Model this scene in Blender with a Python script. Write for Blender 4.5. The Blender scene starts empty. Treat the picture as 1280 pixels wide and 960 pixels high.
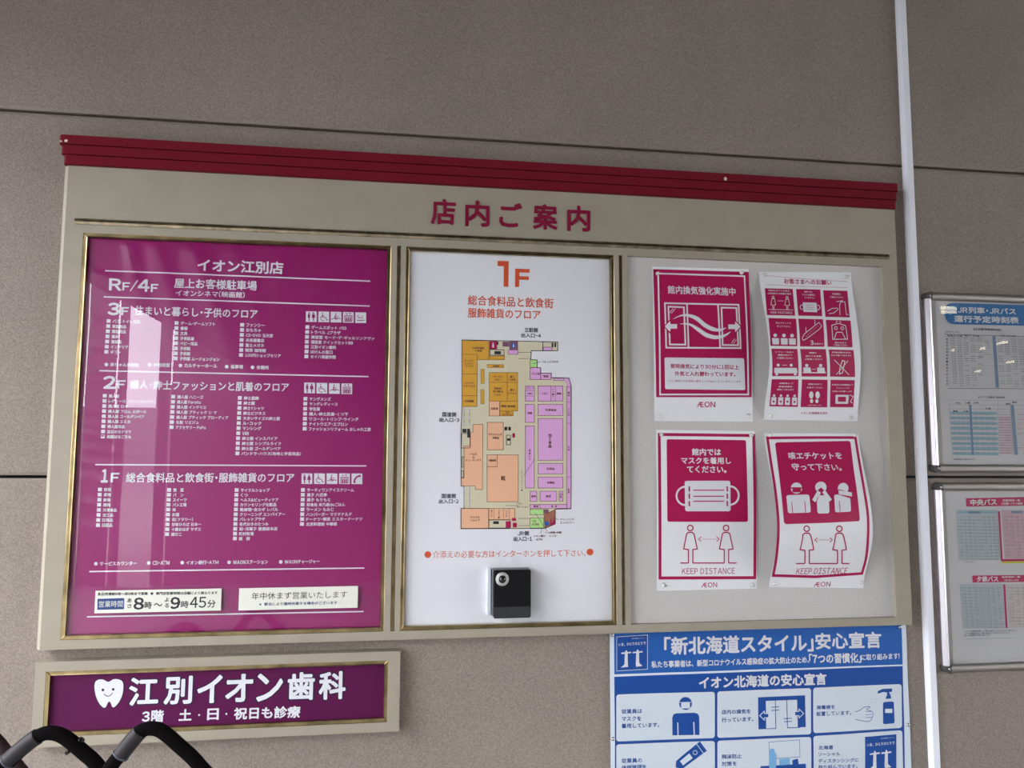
import bpy, bmesh, math, random
from mathutils import Vector, Matrix
from mathutils.geometry import tessellate_polygon
random.seed(7)
SC = bpy.context.scene
COL = SC.collection
# ------------------------------------------------------------------ camera
D, CH = 1.8, 1.6                       # camera to board front, camera height
F, YAW, PIT, ROL = 967.08, 0.142985, 0.0931203, 0.0041782
CAM = Vector((0, -D, CH))

def rot(v):
    x, y, z = v
    c, s = math.cos(ROL), math.sin(ROL); x, z = c*x - s*z, s*x + c*z
    c, s = math.cos(PIT), math.sin(PIT); y, z = c*y - s*z, s*y + c*z
    c, s = math.cos(YAW), math.sin(YAW); x, y = c*x + s*y, -s*x + c*y
    return Vector((x, y, z))
R_, U_, W_ = rot((1, 0, 0)), rot((0, 0, 1)), rot((0, 1, 0))
cd = bpy.data.cameras.new('camera'); cam = bpy.data.objects.new('camera', cd); COL.objects.link(cam)
cd.sensor_width = 36; cd.lens = F/1280*36; cd.clip_start = .05; cd.clip_end = 500
cam.matrix_world = Matrix(((R_.x, U_.x, -W_.x, CAM.x), (R_.y, U_.y, -W_.y, CAM.y), (R_.z, U_.z, -W_.z, CAM.z), (0, 0, 0, 1)))
SC.camera = cam
# ------------------------------------------------------------------ light
w = bpy.data.worlds.new('overcast_sky'); SC.world = w; w.use_nodes = True
nt = w.node_tree; bg = nt.nodes['Background']
tc = nt.nodes.new('ShaderNodeTexCoord'); nz = nt.nodes.new('ShaderNodeTexNoise'); cr = nt.nodes.new('ShaderNodeValToRGB')
nz.inputs['Scale'].default_value = 1.6; nz.inputs['Detail'].default_value = 3
nt.links.new(tc.outputs['Generated'], nz.inputs['Vector']); nt.links.new(nz.outputs[0], cr.inputs[0])
cr.color_ramp.elements[0].position = .3; cr.color_ramp.elements[0].color = (.86, .91, 1, 1)
cr.color_ramp.elements[1].position = .7; cr.color_ramp.elements[1].color = (1, 1, 1, 1)
nt.links.new(cr.outputs[0], bg.inputs[0]); bg.inputs[1].default_value = 20.0
vs = SC.view_settings
vs.view_transform = 'Standard'; vs.look = 'None'; vs.gamma = 1; vs.use_curve_mapping = False
vs.exposure = -0.32

# ------------------------------------------------------------------ helpers
def P(u, v, y=0.0):
    """a pixel of the 1280x960 photo as a point on the plane at depth y"""
    d = rot(((u-640)/F, 1, -(v-480)/F)); t = (y + D)/d.y
    return Vector((d.x*t, y, CH + d.z*t))
def px(u, v, y=0): return P(u, v, y).x
def pz(u, v, y=0): return P(u, v, y).z

MATS = {}
def mat(name, col, rough=.6, metal=0, bump=0, bscale=300, var=0, vscale=8, spec=.28, coat=0, emit=0, speck=0):
    if name in MATS: return MATS[name]
    m = bpy.data.materials.new(name); m.use_nodes = True; t = m.node_tree; b = t.nodes['Principled BSDF']
    b.inputs['Base Color'].default_value = (*col, 1); b.inputs['Roughness'].default_value = rough
    b.inputs['Metallic'].default_value = metal; b.inputs['Specular IOR Level'].default_value = spec
    if coat: b.inputs['Coat Weight'].default_value = coat; b.inputs['Coat Roughness'].default_value = .08
    if emit: b.inputs['Emission Color'].default_value = (*col, 1); b.inputs['Emission Strength'].default_value = emit
    g = t.nodes.new('ShaderNodeNewGeometry')
    prev = None
    if var or speck:
        last = None
        if var:
            n = t.nodes.new('ShaderNodeTexNoise'); n.inputs['Scale'].default_value = vscale; n.inputs['Detail'].default_value = 5
            t.links.new(g.outputs['Position'], n.inputs['Vector'])
            r = t.nodes.new('ShaderNodeMapRange'); r.inputs[1].default_value = .25; r.inputs[2].default_value = .75
            r.inputs[3].default_value = 1-var; r.inputs[4].default_value = 1+var; t.links.new(n.outputs[0], r.inputs[0]); last = r.outputs[0]
        if speck:
            n = t.nodes.new('ShaderNodeTexNoise'); n.inputs['Scale'].default_value = bscale; n.inputs['Detail'].default_value = 3
            t.links.new(g.outputs['Position'], n.inputs['Vector'])
            r = t.nodes.new('ShaderNodeMapRange'); r.inputs[1].default_value = .3; r.inputs[2].default_value = .7
            r.inputs[3].default_value = 1-speck; r.inputs[4].default_value = 1+speck; t.links.new(n.outputs[0], r.inputs[0])
            if last:
                q = t.nodes.new('ShaderNodeMath'); q.operation = 'MULTIPLY'; t.links.new(last, q.inputs[0]); t.links.new(r.outputs[0], q.inputs[1]); last = q.outputs[0]
            else: last = r.outputs[0]
        mx = t.nodes.new('ShaderNodeVectorMath'); mx.operation = 'SCALE'; mx.inputs[0].default_value = col
        t.links.new(last, mx.inputs['Scale']); t.links.new(mx.outputs[0], b.inputs['Base Color'])
    if bump:
        n = t.nodes.new('ShaderNodeTexNoise'); n.inputs['Scale'].default_value = bscale; n.inputs['Detail'].default_value = 4
        t.links.new(g.outputs['Position'], n.inputs['Vector'])
        bp = t.nodes.new('ShaderNodeBump'); bp.inputs['Strength'].default_value = bump; bp.inputs['Distance'].default_value = .002
        t.links.new(n.outputs[0], bp.inputs['Height']); t.links.new(bp.outputs[0], b.inputs['Normal'])
    MATS[name] = m; return m

def glass_mat(name, ior=1.5, rough=.0, tint=(1, 1, 1), wave=0, wscale=6):
    m = bpy.data.materials.new(name); m.use_nodes = True; t = m.node_tree; t.nodes.clear()
    o = t.nodes.new('ShaderNodeOutputMaterial'); mx = t.nodes.new('ShaderNodeMixShader'); tr = t.nodes.new('ShaderNodeBsdfTransparent')
    gl = t.nodes.new('ShaderNodeBsdfGlossy'); fr = t.nodes.new('ShaderNodeFresnel')
    tr.inputs[0].default_value = (*tint, 1); gl.inputs['Roughness'].default_value = rough; fr.inputs[0].default_value = ior
    ge = t.nodes.new('ShaderNodeNewGeometry'); iv = t.nodes.new('ShaderNodeMath'); iv.operation = 'SUBTRACT'; iv.inputs[0].default_value = 1; t.links.new(ge.outputs['Backfacing'], iv.inputs[1])
    ml = t.nodes.new('ShaderNodeMath'); ml.operation = 'MULTIPLY'; t.links.new(fr.outputs[0], ml.inputs[0]); t.links.new(iv.outputs[0], ml.inputs[1])
    t.links.new(ml.outputs[0], mx.inputs[0]); t.links.new(tr.outputs[0], mx.inputs[1]); t.links.new(gl.outputs[0], mx.inputs[2]); t.links.new(mx.outputs[0], o.inputs[0])
    if wave:
        g = t.nodes.new('ShaderNodeNewGeometry'); n = t.nodes.new('ShaderNodeTexNoise'); n.inputs['Scale'].default_value = wscale; n.inputs['Detail'].default_value = 1
        bp = t.nodes.new('ShaderNodeBump'); bp.inputs['Strength'].default_value = wave; bp.inputs['Distance'].default_value = .01
        t.links.new(g.outputs['Position'], n.inputs['Vector']); t.links.new(n.outputs[0], bp.inputs['Height'])
        t.links.new(bp.outputs[0], gl.inputs['Normal'])
    return m

def link(name, bm, m, parent=None, smooth=False):
    me = bpy.data.meshes.new(name); bm.to_mesh(me); bm.free(); me.materials.append(m)
    o = bpy.data.objects.new(name, me); COL.objects.link(o)
    if smooth:
        for p in me.polygons: p.use_smooth = True
    if parent: o.parent = parent; o.matrix_parent_inverse = Matrix.Translation(-parent.location)
    return o
def thing(name, label, cat, loc, group=None):
    o = bpy.data.objects.new(name, None); COL.objects.link(o); o.location = loc; o.empty_display_size = .05
    tag(o, label, cat, group); return o
def tag(o, label, cat, group=None):
    o['label'] = label; o['category'] = cat
    if group: o['group'] = group
    return o
def struct(name, bm, m):
    o = link(name, bm, m); o['kind'] = 'structure'; return o
def box(bm, x0, x1, y0, y1, z0, z1, bevel=0):
    vs_ = [bm.verts.new((x, y, z)) for x in (x0, x1) for y in (y0, y1) for z in (z0, z1)]
    fs = [bm.faces.new([vs_[i] for i in f]) for f in ((0, 1, 3, 2), (4, 6, 7, 5), (0, 4, 5, 1), (2, 3, 7, 6), (0, 2, 6, 4), (1, 5, 7, 3))]
    bmesh.ops.recalc_face_normals(bm, faces=fs)
    if bevel:
        es = list({e for f in fs for e in f.edges})
        bmesh.ops.bevel(bm, geom=es, offset=bevel, segments=2, affect='EDGES', profile=.6)
    return bm
def mkbox(*a, **k): return box(bmesh.new(), *a, **k)
def prism(bm, pts, axis, a, b):
    """extrude a 2D outline; axis 'z': pts=(x,y) from z a..b; axis 'y': pts=(x,z); axis 'x': pts=(y,z)"""
    f = {'z': lambda p, h: (p[0], p[1], h), 'y': lambda p, h: (p[0], h, p[1]), 'x': lambda p, h: (h, p[0], p[1])}[axis]
    lo = [bm.verts.new(f(p, a)) for p in pts]; hi = [bm.verts.new(f(p, b)) for p in pts]; n = len(pts); fs = []
    for i in range(n): fs.append(bm.faces.new((lo[i], lo[(i+1) % n], hi[(i+1) % n], hi[i])))
    fs.append(bm.faces.new(lo)); fs.append(bm.faces.new(hi)); bmesh.ops.recalc_face_normals(bm, faces=fs); return bm
def tube(bm, pts, r, seg=14, cap=True):
    """round tube along a polyline of Vectors"""
    rings = []; n = len(pts); up = Vector((0, 1, 0))
    for i, p in enumerate(pts):
        t = (pts[min(i+1, n-1)] - pts[max(i-1, 0)]).normalized()
        a = t.cross(up)
        if a.length < .1: a = t.cross(Vector((1, 0, 0)))
        a.normalize(); b = t.cross(a).normalized(); rr = r[i] if isinstance(r, (list, tuple)) else r
        rings.append([bm.verts.new(p + a*rr*math.cos(2*math.pi*k/seg) + b*rr*math.sin(2*math.pi*k/seg)) for k in range(seg)])
    for i in range(n-1):
        for k in range(seg): bm.faces.new((rings[i][k], rings[i][(k+1) % seg], rings[i+1][(k+1) % seg], rings[i+1][k]))
    if cap: bm.faces.new(rings[0]); bm.faces.new(rings[-1])
    bmesh.ops.recalc_face_normals(bm, faces=bm.faces[:]); return bm
def disc(bm, c, r, y0, y1, seg=32, r2=None):
    r2 = r if r2 is None else r2
    a = [bm.verts.new((c.x+r*math.cos(2*math.pi*k/seg), y1, c.z+r*math.sin(2*math.pi*k/seg))) for k in range(seg)]
    b = [bm.verts.new((c.x+r2*math.cos(2*math.pi*k/seg), y0, c.z+r2*math.sin(2*math.pi*k/seg))) for k in range(seg)]
    fs = [bm.faces.new((a[k], a[(k+1) % seg], b[(k+1) % seg], b[k])) for k in range(seg)] + [bm.faces.new(a), bm.faces.new(b)]
    bmesh.ops.recalc_face_normals(bm, faces=fs); return bm

# ---- flat print laid on a sheet -----------------------------------------
TXT = {}
def raw(ch, off=0):
    """flat outline of one character: verts, faces"""
    k = (ch, off)
    if k not in TXT:
        c = bpy.data.curves.new('t', 'FONT'); c.body = ch; c.size = 1; c.resolution_u = 2
        o = bpy.data.objects.new('t', c); m = bpy.data.meshes.new_from_object(o)
        TXT[k] = ([(v.co.x, v.co.y) for v in m.vertices], [tuple(p.vertices) for p in m.polygons])
        bpy.data.objects.remove(o); bpy.data.curves.remove(c); bpy.data.meshes.remove(m)
    return TXT[k]
_a = [v[0] for v in raw('口')[0]]; _b = [v[0] for v in raw('口口')[0]]
EM = max(_b)-max(_a)
def glyphs(st, off=0):
    """a line of type set from single characters; roman letters and figures use the wide forms, closed up"""
    V, Fc = [], []; pen = 0
    for ch in st:
        if ch == ' ': pen += .32*EM; continue
        if ch == '\u3000': pen += EM; continue
        roman = '!' <= ch <= '~'
        g, ff = raw(chr(ord(ch)+0xFEE0) if roman else ch)
        if not g: pen += .4*EM; continue
        n = len(V)
        if roman or ch == 'Æ':
            lo = min(a for a, b in g); hi = max(a for a, b in g); g = [(a-lo+.05*EM, b) for a, b in g]; adv = hi-lo+.13*EM
            if ch in 'ij1.,:': adv += .03*EM
        elif ch in '・': g = [(a-.25*EM, b) for a, b in g]; adv = .5*EM
        else: adv = EM
        V += [(a+pen, b) for a, b in g]; Fc += [tuple(i+n for i in f) for f in ff]; pen += adv
    x0 = min(a for a, b in V); x1 = max(a for a, b in V); y0 = min(b for a, b in V); y1 = max(b for a, b in V)
    return V, Fc, x0, x1, y0, y1

class Sheet:
    """Print on a sheet. Points are given in photo pixels (through tf) and laid on the sheet's real surface."""
    def __init__(s, y, S=None, tf=None, step=.0002):
        s.y = y; s.S = S or (lambda x, z: 0.0); s.tf = tf or (lambda u, v: (u, v)); s.col = {}; s.step = step; s.curved = S is not None; s.k = 1
    def p(s, u, v):
        u, v = s.tf(u, v); y = s.y; q = P(u, v, y)
        if s.curved:
            for _ in range(8): q = P(u, v, s.y - s.S(q.x, q.z))
        return (q.x, q.z)
    def _add(s, c, vv, ff, k=None):
        k = s.k if k is None else k
        V, Fc = s.col.setdefault(c, ([], [])); n = len(V)
        V.extend((x, z, k) for x, z in vv); Fc.extend(tuple(i+n for i in f) for f in ff)
    def poly(s, c, pts, k=None, world=False):
        q = pts if world else [s.p(*a) for a in pts]
        t = tessellate_polygon([[Vector((a, b, 0)) for a, b in q]])
        s._add(c, q, [tuple(f) for f in t], k)
    def rect(s, c, u0, v0, u1, v1, k=None): s.poly(c, [(u0, v0), (u1, v0), (u1, v1), (u0, v1)], k)
    def rrect(s, c, quad, r, k=None, n=5):
        """rounded quad (4 px corners, clockwise from top left)"""
        out = []
        for i in range(4):
            a, b, d = Vector(quad[i-1]), Vector(quad[i]), Vector(quad[(i+1) % 4])
            e1 = (a-b).normalized()*r; e2 = (d-b).normalized()*r
            for j in range(n+1):
                t = j/n; out.append(tuple(b + e1*(1-t)**2 + e2*t**2))
        s.poly(c, out, k)
    def line(s, c, pts, w, k=None, closed=False, ww=None):
        """stroke of width w pixels (after tf scale)"""
        q = [Vector(s.p(*a)) for a in pts]
        if closed: q.append(q[0]); q.append(q[1])
        n = len(q); L, Rr = [], []
        u, v = s.tf(*pts[0]); m = (P(u+1, v, s.y)-P(u, v, s.y)).length
        for i in range(n):
            a = q[max(i-1, 0)]; b = q[min(i+1, n-1)]
            d1 = (q[i]-a).normalized() if i > 0 else None; d2 = (b-q[i]).normalized() if i < n-1 else None
            if d1 is None or d1.length == 0: d1 = d2
            if d2 is None or d2.length == 0: d2 = d1
            t = (d1+d2); t = t.normalized() if t.length > .05 else d2
            nr = Vector((-t.y, t.x)); c_ = max(.35, abs(nr.dot(Vector((-d2.y, d2.x)))))
            h = (ww[i] if ww else w)*m/2/c_
            L.append(q[i]+nr*h); Rr.append(q[i]-nr*h)
        if closed: L[0] = L[-2]; Rr[0] = Rr[-2]; L.pop(); Rr.pop(); n -= 1
        s._add(c, [tuple(a) for a in L+Rr], [(i, i+1, n+i+1, n+i) for i in range(n-1)], k)
    def circ(s, c, u, v, r, k=None, rv=None, n=20, a0=0, a1=360, w=None):
        rv = rv or r
        pts = [(u+r*math.cos(math.radians(a0+(a1-a0)*i/n)), v+rv*math.sin(math.radians(a0+(a1-a0)*i/n))) for i in range(n+(1 if (w or a1-a0 < 360) else 0))]
        if w: s.line(c, pts, w, k)
        else: s.poly(c, pts, k)
    def text(s, c, t, u0, v0, u1, h, v1=None, b=.0, off=0, k=None, it=0):
        """text whose box runs from u0 to u1, centred at v0 (left end) and v1 (right end), h pixels tall"""
        g, ff, x0, x1, y0, y1 = glyphs(t)
        if off: b = max(b, off*1.4)
        a = Vector(s.p(u0, v0))
        if v1 is None:
            q = Vector(s.p(u1, v0)); e = Vector((q.x, a.y))
        else: e = Vector(s.p(u1, v1))
        X = e-a; top = Vector(s.p(u0, v0-h/2)); bot = Vector(s.p(u0, v0+h/2)); H = (top-bot).length
        up = Vector((-X.y, X.x)).normalized()*H; w_ = max(x1-x0, 1e-6); h_ = max(y1-y0, 1e-6); xd = X.normalized()
        sh = [(0, 0)] if not b else [(0, 0)]+[(b*math.cos(i*math.pi/4), b*math.sin(i*math.pi/4)) for i in range(8)]
        for ci, (dx, dy) in enumerate(sh):
            vv = []
            for gx, gy in g:
                qx = (gx-x0)/w_; qy = (gy-y0)/h_-.5
                pnt = a + X*qx + up*(qy+dy) + xd*(H*(dx+it*qy)); vv.append((pnt.x, pnt.y))
            s._add(c, vv, ff, (s.k if k is None else k)+ci*.06)
    def build(s, parent, names, stuff=True):
        out = []
        for c, (V, Fc) in s.col.items():
            bm = bmesh.new(); vv = [bm.verts.new((x, -k, z)) for x, z, k in V]
            for f in Fc:
                try: bm.faces.new([vv[i] for i in f])
                except ValueError: pass
            if s.curved:
                for _ in range(6):
                    es = [e for e in bm.edges if e.calc_length() > .012]
                    if not es: break
                    bmesh.ops.subdivide_edges(bm, edges=es, cuts=1)
                    bmesh.ops.triangulate(bm, faces=[f for f in bm.faces if len(f.verts) > 4])
            for v in bm.verts:
                k = -v.co.y; v.co.y = s.y - s.S(v.co.x, v.co.z) - s.step*k
            for f in bm.faces:
                f.normal_update()
                if f.normal.y > 0: f.normal_flip()
            nm, m = names[c]
            o = link(nm, bm, m, parent, smooth=s.curved)
            if stuff: o['kind'] = 'stuff'
            out.append(o)
        return out

def paper(name, m, parent, quad, y, S=None, nx=24, nz=32, th=.0004, y_extra=0):
    """a sheet of paper as a thin slab; quad = world (x,z) corners TL,TR,BR,BL"""
    bm = bmesh.new(); TL, TR, BR, BL = [Vector(q) for q in quad]; G = []
    if S is None: nx = nz = 1
    for side in (0, 1):
        g = []
        for j in range(nz+1):
            row = []
            for i in range(nx+1):
                t, u = j/nz, i/nx; q = TL.lerp(TR, u).lerp(BL.lerp(BR, u), t)
                row.append(bm.verts.new((q.x, y-(S(q.x, q.y) if S else 0)+side*th, q.y)))
            g.append(row)
        G.append(g)
    for side, g in enumerate(G):
        for j in range(nz):
            for i in range(nx):
                f = (g[j][i], g[j+1][i], g[j+1][i+1], g[j][i+1]); bm.faces.new(f if side == 0 else f[::-1])
    def rim(a, b): 
        for i in range(len(a)-1): bm.faces.new((a[i], a[i+1], b[i+1], b[i]))
    rim(G[0][0], G[1][0]); rim(G[0][-1], G[1][-1]); rim([r[0] for r in G[0]], [r[0] for r in G[1]]); rim([r[-1] for r in G[0]], [r[-1] for r in G[1]])
    bmesh.ops.recalc_face_normals(bm, faces=bm.faces[:])
    return link(name, bm, m, parent, smooth=False)

# ------------------------------------------------------------------ materials
M_wall = mat('sprayed_concrete', (.272, .23, .198), .9, bump=.7, bscale=330, var=.08, vscale=3.0, speck=.22)
M_joint = mat('joint_sealant', (.018, .018, .018), .8)
M_beige = mat('beige_painted_board', (.33, .296, .232), .55, var=.06, vscale=14)
M_crimson = mat('crimson_paint', (.155, .008, .019), .8, spec=.1, var=.06, vscale=10)
M_brass = mat('aged_brass', (.34, .26, .13), .28, metal=1, var=.5, vscale=22)
M_patina = mat('tarnished_brass', (.34, .28, .19), .42, metal=1, var=.5, vscale=40)
M_mag = mat('magenta_vinyl', (.27, .007, .125), .28, spec=.5)
M_plum = mat('plum_vinyl', (.09, .006, .058), .5, spec=.15)
M_white = mat('white_ink', (.68, .69, .73), .5)
M_paper = mat('white_paper', (.70, .71, .745), .5)
M_lam = mat('laminated_paper', (.78, .79, .81), .35, coat=.15)
M_red = mat('poster_crimson_ink', (.40, .006, .08), .45)
M_felt = mat('grey_felt', (.56, .54, .52), .95, bump=.5, bscale=700, speck=.08)
M_black = mat('black_plastic', (.008, .008, .009), .25)
M_char = mat('charcoal_plastic', (.035, .037, .04), .4)
M_chrome = mat('polished_aluminium', (.85, .83, .88), .3, metal=1)
M_satin = mat('satin_aluminium', (.36, .335, .315), .5, metal=1)
M_steel = mat('steel', (.6, .6, .6), .25, metal=1)
M_pvc = mat('white_plastic', (.86, .88, .95), .4)
M_plate = mat('cream_plate', (.72, .72, .64), .45)
M_ink = mat('black_ink', (.03, .03, .035), .5)
M_blue = mat('blue_ink', (.018, .11, .40), .5)
M_dblue = mat('deep_blue_ink', (.01, .07, .31), .5)
M_navy = mat('navy_ink', (.03, .06, .2), .5)
M_orange = mat('vermilion_ink', (.58, .085, .03), .5)
M_chip = mat('bare_plaster', (.62, .55, .42), .9)
# ------------------------------------------------------------------ setting
WY = .035                                # wall face; board front is y = 0
zs1 = sum(pz(u, v, WY) for u, v in ((0, 136), (300, 154.6), (860, 192), (1139, 207.5), (1280, 216.2)))/5
zs2 = sum(pz(u, v, WY) for u, v in ((0, 595.3), (55, 595.6), (1141, 597), (1280, 596.5)))/4
CZ = 2.9; FZ = 2.62; d_ = (P(157, 370)-CAM); CX = d_.x/d_.z*(FZ-CH)
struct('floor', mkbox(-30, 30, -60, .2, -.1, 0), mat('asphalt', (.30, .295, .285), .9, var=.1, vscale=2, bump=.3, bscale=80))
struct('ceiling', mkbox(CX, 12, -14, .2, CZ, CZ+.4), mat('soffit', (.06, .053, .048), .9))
wb = struct('wall_back', mkbox(-9, 13, WY+.02, WY+.3, 0, 3.9), M_joint)
xd = px(1144, 500, WY)
zj = [0, 2*zs2-zs1, zs2, zs1, 2*zs1-zs2, 3.9]
for a, b in ((-9, xd-3.2), (xd-3.2, xd), (xd, xd+3.2), (xd+3.2, 13)):
    for i in range(5):
        g = .0035
        bm = bmesh.new(); x0, x1, z0, z1 = a+(.002), b-(.002), zj[i]+g, zj[i+1]-g; c = .007
        box(bm, x0, x1, WY, WY+.02, z0, z1)
        es = [e for e in bm.edges if all(abs(v.co.y-WY) < 1e-6 for v in e.verts)]
        bmesh.ops.bevel(bm, geom=es, offset=c, segments=1, affect='EDGES', profile=.5)
        for v in bm.verts:                 # shallow chamfer
            if abs(v.co.y-(WY+c)) < 1e-5: v.co.y = WY+.003
        link('wall_panel', bm, M_wall, wb)
# the covered walk that the pane reflects and that lets the daylight in from the left
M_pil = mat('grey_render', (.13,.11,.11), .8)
def seg(u0, u1, path, z0=0, z1=3.5, th=.25):
    return px(u0, 480, path-D), px(u1, 480, path-D)
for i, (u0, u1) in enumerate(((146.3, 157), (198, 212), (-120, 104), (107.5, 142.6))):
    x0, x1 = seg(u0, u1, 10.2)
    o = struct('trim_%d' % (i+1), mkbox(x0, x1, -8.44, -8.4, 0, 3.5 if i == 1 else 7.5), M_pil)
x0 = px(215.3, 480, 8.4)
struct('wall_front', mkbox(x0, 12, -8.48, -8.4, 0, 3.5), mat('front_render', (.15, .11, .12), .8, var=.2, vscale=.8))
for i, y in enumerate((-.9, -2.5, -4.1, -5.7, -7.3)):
    struct('sky_blocker' if i == 0 else 'sky_blocker.%03d' % i, mkbox(-4.3, -4.0, y-.85, y, 0, CZ+.25), M_pil)  # unseen uprights, added to block part of the daylight from the left
struct('trim_5', mkbox(CX-.08, CX, -14, WY, FZ, CZ), mat('soffit', (.06, .053, .048), .9))  # out-of-view drop edge, added to cut high sky and darken the upper wall
struct('wall_far', mkbox(-45, px(181, 500, 44.4), -46.7, -46.2, 0, pz(170, 507, 44.4)), mat('far_render', (.3, .3, .32), .9))
struct('wall_far.001', mkbox(px(181, 500, 38.2), 6, -40.4, -40, 0, pz(190, 476, 38.2)), mat('far_render', (.3, .3, .32), .9))

# ------------------------------------------------------------------ guide board
def xz(pts, y=0):
    q = [P(u, v, y) for u, v in pts]; return sum(a.x for a in q)/len(q), sum(a.z for a in q)/len(q)
bx0 = -.4178*D+0.0; bx1 = .7023*D
xo0, xo1 = -.3918*D, xz([(488.8, 307), (480, 790)])[0]
m1b, xp0 = xz([(507.5, 309), (499.5, 790)])[0], 0
xp0 = m1b; xp1 = .2834*D; xq0 = .3023*D; xq1 = .6785*D
zt = CH+.2727*D; zb = CH-.2178*D; zB = CH-.2284*D; zcb = CH+.3569*D
zct = xz([(95, 171.8), (600, 201.5), (1115, 230.8)])[1]
DEP = .011                               # how far the fields sit back
board = thing('guide_board', 'wide beige store guide board with crimson cornice, brass trim and three fields', 'notice board', (0, 0, zB))
bm = bmesh.new(); ch = .010
prism(bm, [(bx0-.002, WY), (bx0-.002, ch), (bx0+ch-.002, 0), (xo0, 0), (xo0, WY)], 'z', zB, zcb)
prism(bm, [(bx1, WY), (bx1, .002), (bx1-.002, 0), (xq1, 0), (xq1, WY)], 'z', zB, zcb)
box(bm, xo0, xq1, 0, WY, zt, zcb); box(bm, xo0, xq1, 0, WY, zB, zb)
gx = []
for (a, b, c0, c1) in ((xo1, xp0, (496.2, 308, 488.3, 790), (501, 308, 493, 790)), (xp1, xq0, (773.7, 320, 777.3, 781), (778.2, 320, 781.9, 781))):
    g0 = (px(c0[0], c0[1])+px(c0[2], c0[3]))/2; g1 = (px(c1[0], c1[1])+px(c1[2], c1[3]))/2; gx.append((g0, g1))
    box(bm, a, g0, 0, WY, zb, zt); box(bm, g1, b, 0, WY, zb, zt); box(bm, g0, g1, .008, WY, zb, zt)
box(bm, xo0, xq1, DEP+.004, WY, zb, zt)
link('board_body', bm, M_beige, board)
for g0, g1 in gx: link('divider_strip', mkbox(g0+.0004, g1-.0004, .003, .008, zb+.0005, zt-.0005, bevel=.0012), M_brass, board)
h3 = (zct-zcb)/3
for i in range(3):
    e = (.0095, .005, 0)[i]; z1 = zct-i*h3; bm = bmesh.new()
    box(bm, bx0-.001-e, bx1+.001+e*.45, -.008-e*.5, WY, z1-h3+.0018, z1)
    es = [q for q in bm.edges if abs(q.verts[0].co.z-q.verts[1].co.z) > .005 and q.verts[0].co.y < 0]
    bmesh.ops.bevel(bm, geom=es, offset=.009, segments=5, affect='EDGES', profile=.5)
    o = link('cornice_strip', bm, M_crimson, board)
link('cornice_core', mkbox(bx0+.002, bx1-.002, -.003, WY, zcb, zct-.002), mat('dark_crimson', (.12, .008, .02), .7), board)
def chip(u, v, r, n=9, y=-.0132):
    c = P(u, v, y); bm = bmesh.new()
    vv = [bm.verts.new((c.x+r*random.uniform(.7, 1.15)*math.cos(6.283*k/n), y-.0003, c.z+r*random.uniform(.7, 1.15)*math.sin(6.283*k/n))) for k in range(n)]
    q = bm.verts.new((c.x, y-.0012, c.z))
    for k in range(n): bm.faces.new((vv[k], vv[(k+1) % n], q))
    o = link('paint_chip', bm, M_chip, board); return o
chip(906.5, 223.5, .0052); chip(82.5, 176, .0042); chip(76.2, 176.5, .0028, y=-.0128)
# brass rail under the title
ra0, ra1 = px(94, 277), px(1110, 321); rz0 = CH+.2831*D; rz1 = xz([(94, 273.5), (740, 302.5), (1110, 317.8)])[1]
bm = bmesh.new(); rm = (rz0+rz1)/2
prism(bm, [(0, rz0), (-.003, rz0), (-.0055, rm-.001), (-.0025, rm), (-.0055, rm+.001), (-.003, rz1), (0, rz1)], 'x', ra0, ra1)
link('brass_rail', bm, M_patina, board)
# mitred brass frames lining the first two fields
def brass_frame(a, b, z0, z1, w, parent, y0=.001, y1=None, m=None):
    y1 = DEP-.0006 if y1 is None else y1; m = m or M_brass
    for quad in (((a, z1), (b, z1), (b-w, z1-w), (a+w, z1-w)), ((a, z0), (b, z0), (b-w, z0+w), (a+w, z0+w)),
                 ((a, z0), (a, z1), (a+w, z1-w), (a+w, z0+w)), ((b, z0), (b, z1), (b-w, z1-w), (b-w, z0+w))):
        bm = bmesh.new()
        prism(bm, quad, 'y', y0, y1)
        fr = [f for f in bm.faces if all(abs(v.co.y-y0) < 1e-6 for v in f.verts)]
        r = bmesh.ops.inset_region(bm, faces=fr, thickness=w*.28, depth=-.0008)
        link('brass_bead', bm, m, parent)
bw = .0088
brass_frame(xo0, xo1, zb, zt, bw, board)
brass_frame(xp0, xp1, zb, zt, bw, board)
link('pin_panel', mkbox(xq0, xq1, DEP, DEP+.0039, zb, zt), M_felt, board)
# raised title letters
tl = Sheet(0)
tb = []
for ch_, u0, u1, va, vb in (('店', 539.5, 569, 248.7, 279.2), ('内', 582.5, 611, 251, 281.5), ('ご', 624.8, 652, 253.5, 282.5), ('案', 667.4, 696, 255.2, 285.5), ('内', 710, 737, 257.2, 287.5)):
    s_ = Sheet(-.002, step=.0002); s_.text('r', ch_, u0, (va+vb)/2, u1, vb-va, b=.028)
    V, Fc = s_.col['r']; bm = bmesh.new(); vv = [bm.verts.new((x, -.002-.0004*(k-1), z)) for x, z, k in V]; fs = []
    for f in Fc:
        try: fs.append(bm.faces.new([vv[i] for i in f]))
        except ValueError: pass
    for f in fs:
        f.normal_update()
        if f.normal.y > 0: f.normal_flip()
    ex = bmesh.ops.extrude_face_region(bm, geom=fs)
    for v in ex['geom']:
        if isinstance(v, bmesh.types.BMVert): v.co.y = .0
    link('title_letter', bm, mat('title_crimson', (.21, .005, .035), .5), board)

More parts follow.
